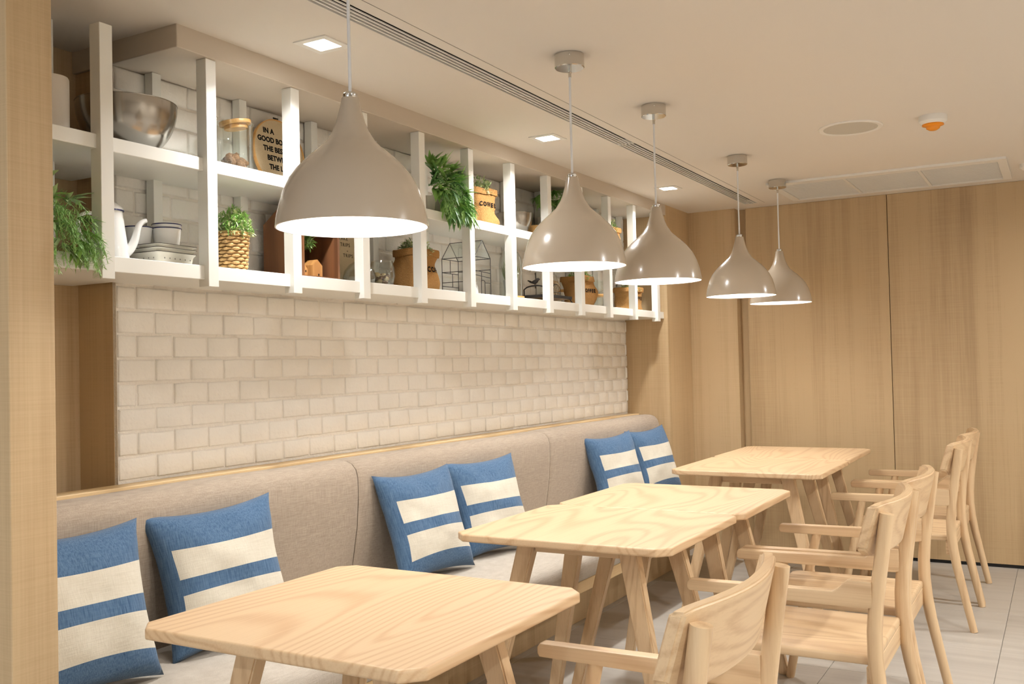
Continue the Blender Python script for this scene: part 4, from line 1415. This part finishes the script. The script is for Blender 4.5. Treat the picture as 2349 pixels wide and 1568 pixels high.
def grass(bm):
    rnd = random.Random(12)
    for i in range(70):
        a = rnd.uniform(0, 6.283)
        r = 0.028 * math.sqrt(rnd.random())
        tilt = rnd.uniform(0.0, 0.34)
        leaf(bm, (r * math.cos(a), r * math.sin(a), 0.066), (math.cos(a) * tilt, math.sin(a) * tilt, 1), rnd.uniform(0.06, 0.115), 0.0045, up=Vector((math.cos(a + 1.6), math.sin(a + 1.6), 0.1)), curl=0.1, n=3)
foliage('grass', grass, 'grass_green', t)

# iron tray with a bird on its handle
t = thing('iron_tray', 'dark iron tray on feet with a bird perched on its handle', 'tray', (4.640, 2.415, ZL + 0.0005))
ax_, ay_ = 0.145, 0.070
obj('tray_board', bbox(-ax_, ax_, -ay_, ay_, 0.024, 0.028), 'bamboo', t)
bm = bmesh.new()
for a, b, c, d in ((-ax_, ax_, -ay_ - 0.003, -ay_), (-ax_, ax_, ay_, ay_ + 0.003), (-ax_ - 0.003, -ax_, -ay_ - 0.003, ay_ + 0.003), (ax_, ax_ + 0.003, -ay_ - 0.003, ay_ + 0.003)):
    box(bm, a, b, c, d, 0.022, 0.038)
obj('tray_rim', bm, 'iron_black', t)
for sx in (-1, 1):
    for sy in (-1, 1):
        bm = bmesh.new(); tube(bm, bez((sx * (ax_ - 0.006), sy * (ay_ - 0.004), 0.024), (sx * (ax_ - 0.004), sy * ay_, 0.01), (sx * (ax_ + 0.010), sy * (ay_ + 0.003), 0.003), 5), 0.003, 8); obj('foot', bm, 'iron_black', t, 60)
for sx in (-1, 1):
    hp_ = [(sx * ax_, -ay_ + 0.004, 0.03)] + [(sx * ax_, -ay_ + 0.004 + (2 * ay_ - 0.008) * k / 8, 0.068 + 0.018 * math.sin(math.pi * k / 8) ** 0.5) for k in range(9)] + [(sx * ax_, ay_ - 0.004, 0.03)]
    if sx < 0:
        bm = bmesh.new(); tube(bm, hp_, 0.0038, 8); obj('handle', bm, 'iron_black', t, 60)
bm = bmesh.new()
tube(bm, [(-ax_, 0.032, 0.106), (-ax_, 0.016, 0.104), (-ax_, 0.004, 0.104), (-ax_, -0.010, 0.110), (-ax_, -0.017, 0.117), (-ax_, -0.023, 0.119), (-ax_, -0.031, 0.117)], [0.0022, 0.006, 0.0115, 0.0105, 0.008, 0.007, 0.0008], 10)
tube(bm, [(-ax_, 0.022, 0.107), (-ax_, 0.042, 0.115)], [0.005, 0.003], 8)
tube(bm, [(-ax_, 0.0, 0.098), (-ax_, 0.0, 0.084)], 0.0022, 6)
obj('bird', bm, 'iron_black', t, 60)

t = thing('wire_rack', 'dark looped wire rack standing on the iron tray', 'rack', (4.690, 2.410, ZL + 0.0287))
for k in range(5):
    x = -0.04 + k * 0.02
    bm = bmesh.new(); tube(bm, [(x, -0.028, 0.001), (x, -0.026, 0.05), (x, -0.014, 0.074), (x, 0.0, 0.080), (x, 0.014, 0.074), (x, 0.026, 0.05), (x, 0.028, 0.001)], 0.0014, 6); obj('loop', bm, 'iron_black', t, 60)
bm = bmesh.new()
for y in (-0.027, 0.027):
    for z in (0.0015, 0.03):
        tube(bm, [(-0.045, y, z), (0.045, y, z)], 0.0014, 6)
obj('rails', bm, 'iron_black', t, 60)

# cream wire basket with rattan balls, set behind the tray
t = thing('wire_basket', 'cream wire basket with a wooden-grip handle behind the iron tray', 'basket', (4.868, 2.510, ZL + 0.0015))
def hoopw(z, r, name):
    bm = bmesh.new(); tube(bm, [(r * math.cos(2 * math.pi * k / 40), 0.62 * r * math.sin(2 * math.pi * k / 40), z) for k in range(40)], 0.0014, 6, closed=True); obj(name, bm, 'wire_cream', t, 60)
for z, r in ((0.001, 0.060), (0.035, 0.078), (0.07, 0.091)):
    hoopw(z, r, 'hoop_wire')
for k in range(16):
    a = 2 * math.pi * k / 16
    bm = bmesh.new(); tube(bm, [(r * math.cos(a), 0.62 * r * math.sin(a), z) for z, r in ((0.001, 0.060), (0.035, 0.078), (0.07, 0.091))], 0.0011, 5); obj('upright_wire', bm, 'wire_cream', t, 60)
bm = bmesh.new(); tube(bm, [(-0.091, 0, 0.07), (-0.075, -0.01, 0.13), (-0.03, -0.015, 0.175), (0.03, -0.015, 0.175), (0.07, -0.01, 0.13), (0.091, 0, 0.07)], 0.0018, 6); h_ = obj('handle', bm, 'wire_cream', t, 60)
bm = bmesh.new(); tube(bm, [(0.092, -0.03, 0.088), (0.092, 0.02, 0.090)], 0.0085, 12); obj('grip', bm, 'bamboo', h_, 40)
for (x, y, z, r, lab) in ((4.835, 2.505, 0.043, 0.036, 'pale rattan ball low on the left in the wire basket'), (4.905, 2.508, 0.043, 0.035, 'pale rattan ball low on the right in the wire basket'), (4.868, 2.500, 0.104, 0.040, 'large pale rattan ball on top in the wire basket')):
    bm = bmesh.new(); ball(bm, (0, 0, 0), r, 28)
    b_ = tag(obj('rattan_ball', bm, 'rattan_ball', None, 60, loc=(x, y, ZL + z)), lab, 'ornament', 'rattan balls in the wire basket')
    bm = bmesh.new()
    for k in range(6):
        ax2 = Vector((math.sin(k * 2.1), math.cos(k * 1.7), math.sin(k * 0.9 + 1))).normalized()
        u_ = ax2.orthogonal().normalized(); v_ = ax2.cross(u_)
        tube(bm, [(u_ * math.cos(2 * math.pi * q / 28) + v_ * math.sin(2 * math.pi * q / 28)) * (r + 0.0004) for q in range(28)], 0.0014, 5, closed=True)
    obj('winding', bm, 'wicker', b_, 60)

# wooden-lidded glass jar near the far end
t = thing('glass_jar', 'clear glass jar with a wooden lid between two burlap bags', 'jar', (5.365, 2.440, ZL + 0.0005))
obj('glass_body', lathe(bmesh.new(), [(0.0, 0.0), (0.050, 0.0), (0.055, 0.005), (0.055, 0.070), (0.053, 0.070), (0.052, 0.006), (0.0, 0.004)], 40), 'clear_glass', t, 50)
obj('lid', lathe(bmesh.new(), [(0.0, 0.071), (0.056, 0.071), (0.057, 0.075), (0.057, 0.083), (0.055, 0.086), (0.0, 0.086)], 40), 'bamboo', t, 40)
t = thing('glass_bowl', 'upturned frosted glass bowl on top of the wooden-lidded jar', 'bowl', (5.365, 2.440, ZL + 0.0875))
obj('shell', lathe(bmesh.new(), [(0.034, 0.0), (0.037, 0.03), (0.045, 0.06), (0.054, 0.085), (0.052, 0.085), (0.043, 0.06), (0.035, 0.03), (0.0, 0.003)], 36), 'clear_glass', t, 50)
obj('foot', lathe(bmesh.new(), [(0.0, 0.0), (0.035, 0.0), (0.035, 0.003), (0.0, 0.003)], 36), 'clear_glass', t, 50)

# small socket on the bench plinth
t = thing('power_socket', 'small white power socket low on the bench plinth', 'socket', (5.337, 2.1695, 0.105))
obj('plate', bbox(-0.030, 0.030, -0.006, 0.0, -0.022, 0.022, 0.002, 1), 'white_metal', t)
bm = bmesh.new()
for x in (-0.009, 0.009):
    box(bm, x - 0.0025, x + 0.0025, -0.0065, -0.004, -0.006, 0.006)
obj('pin_holes', bm, 'ink_black', t)
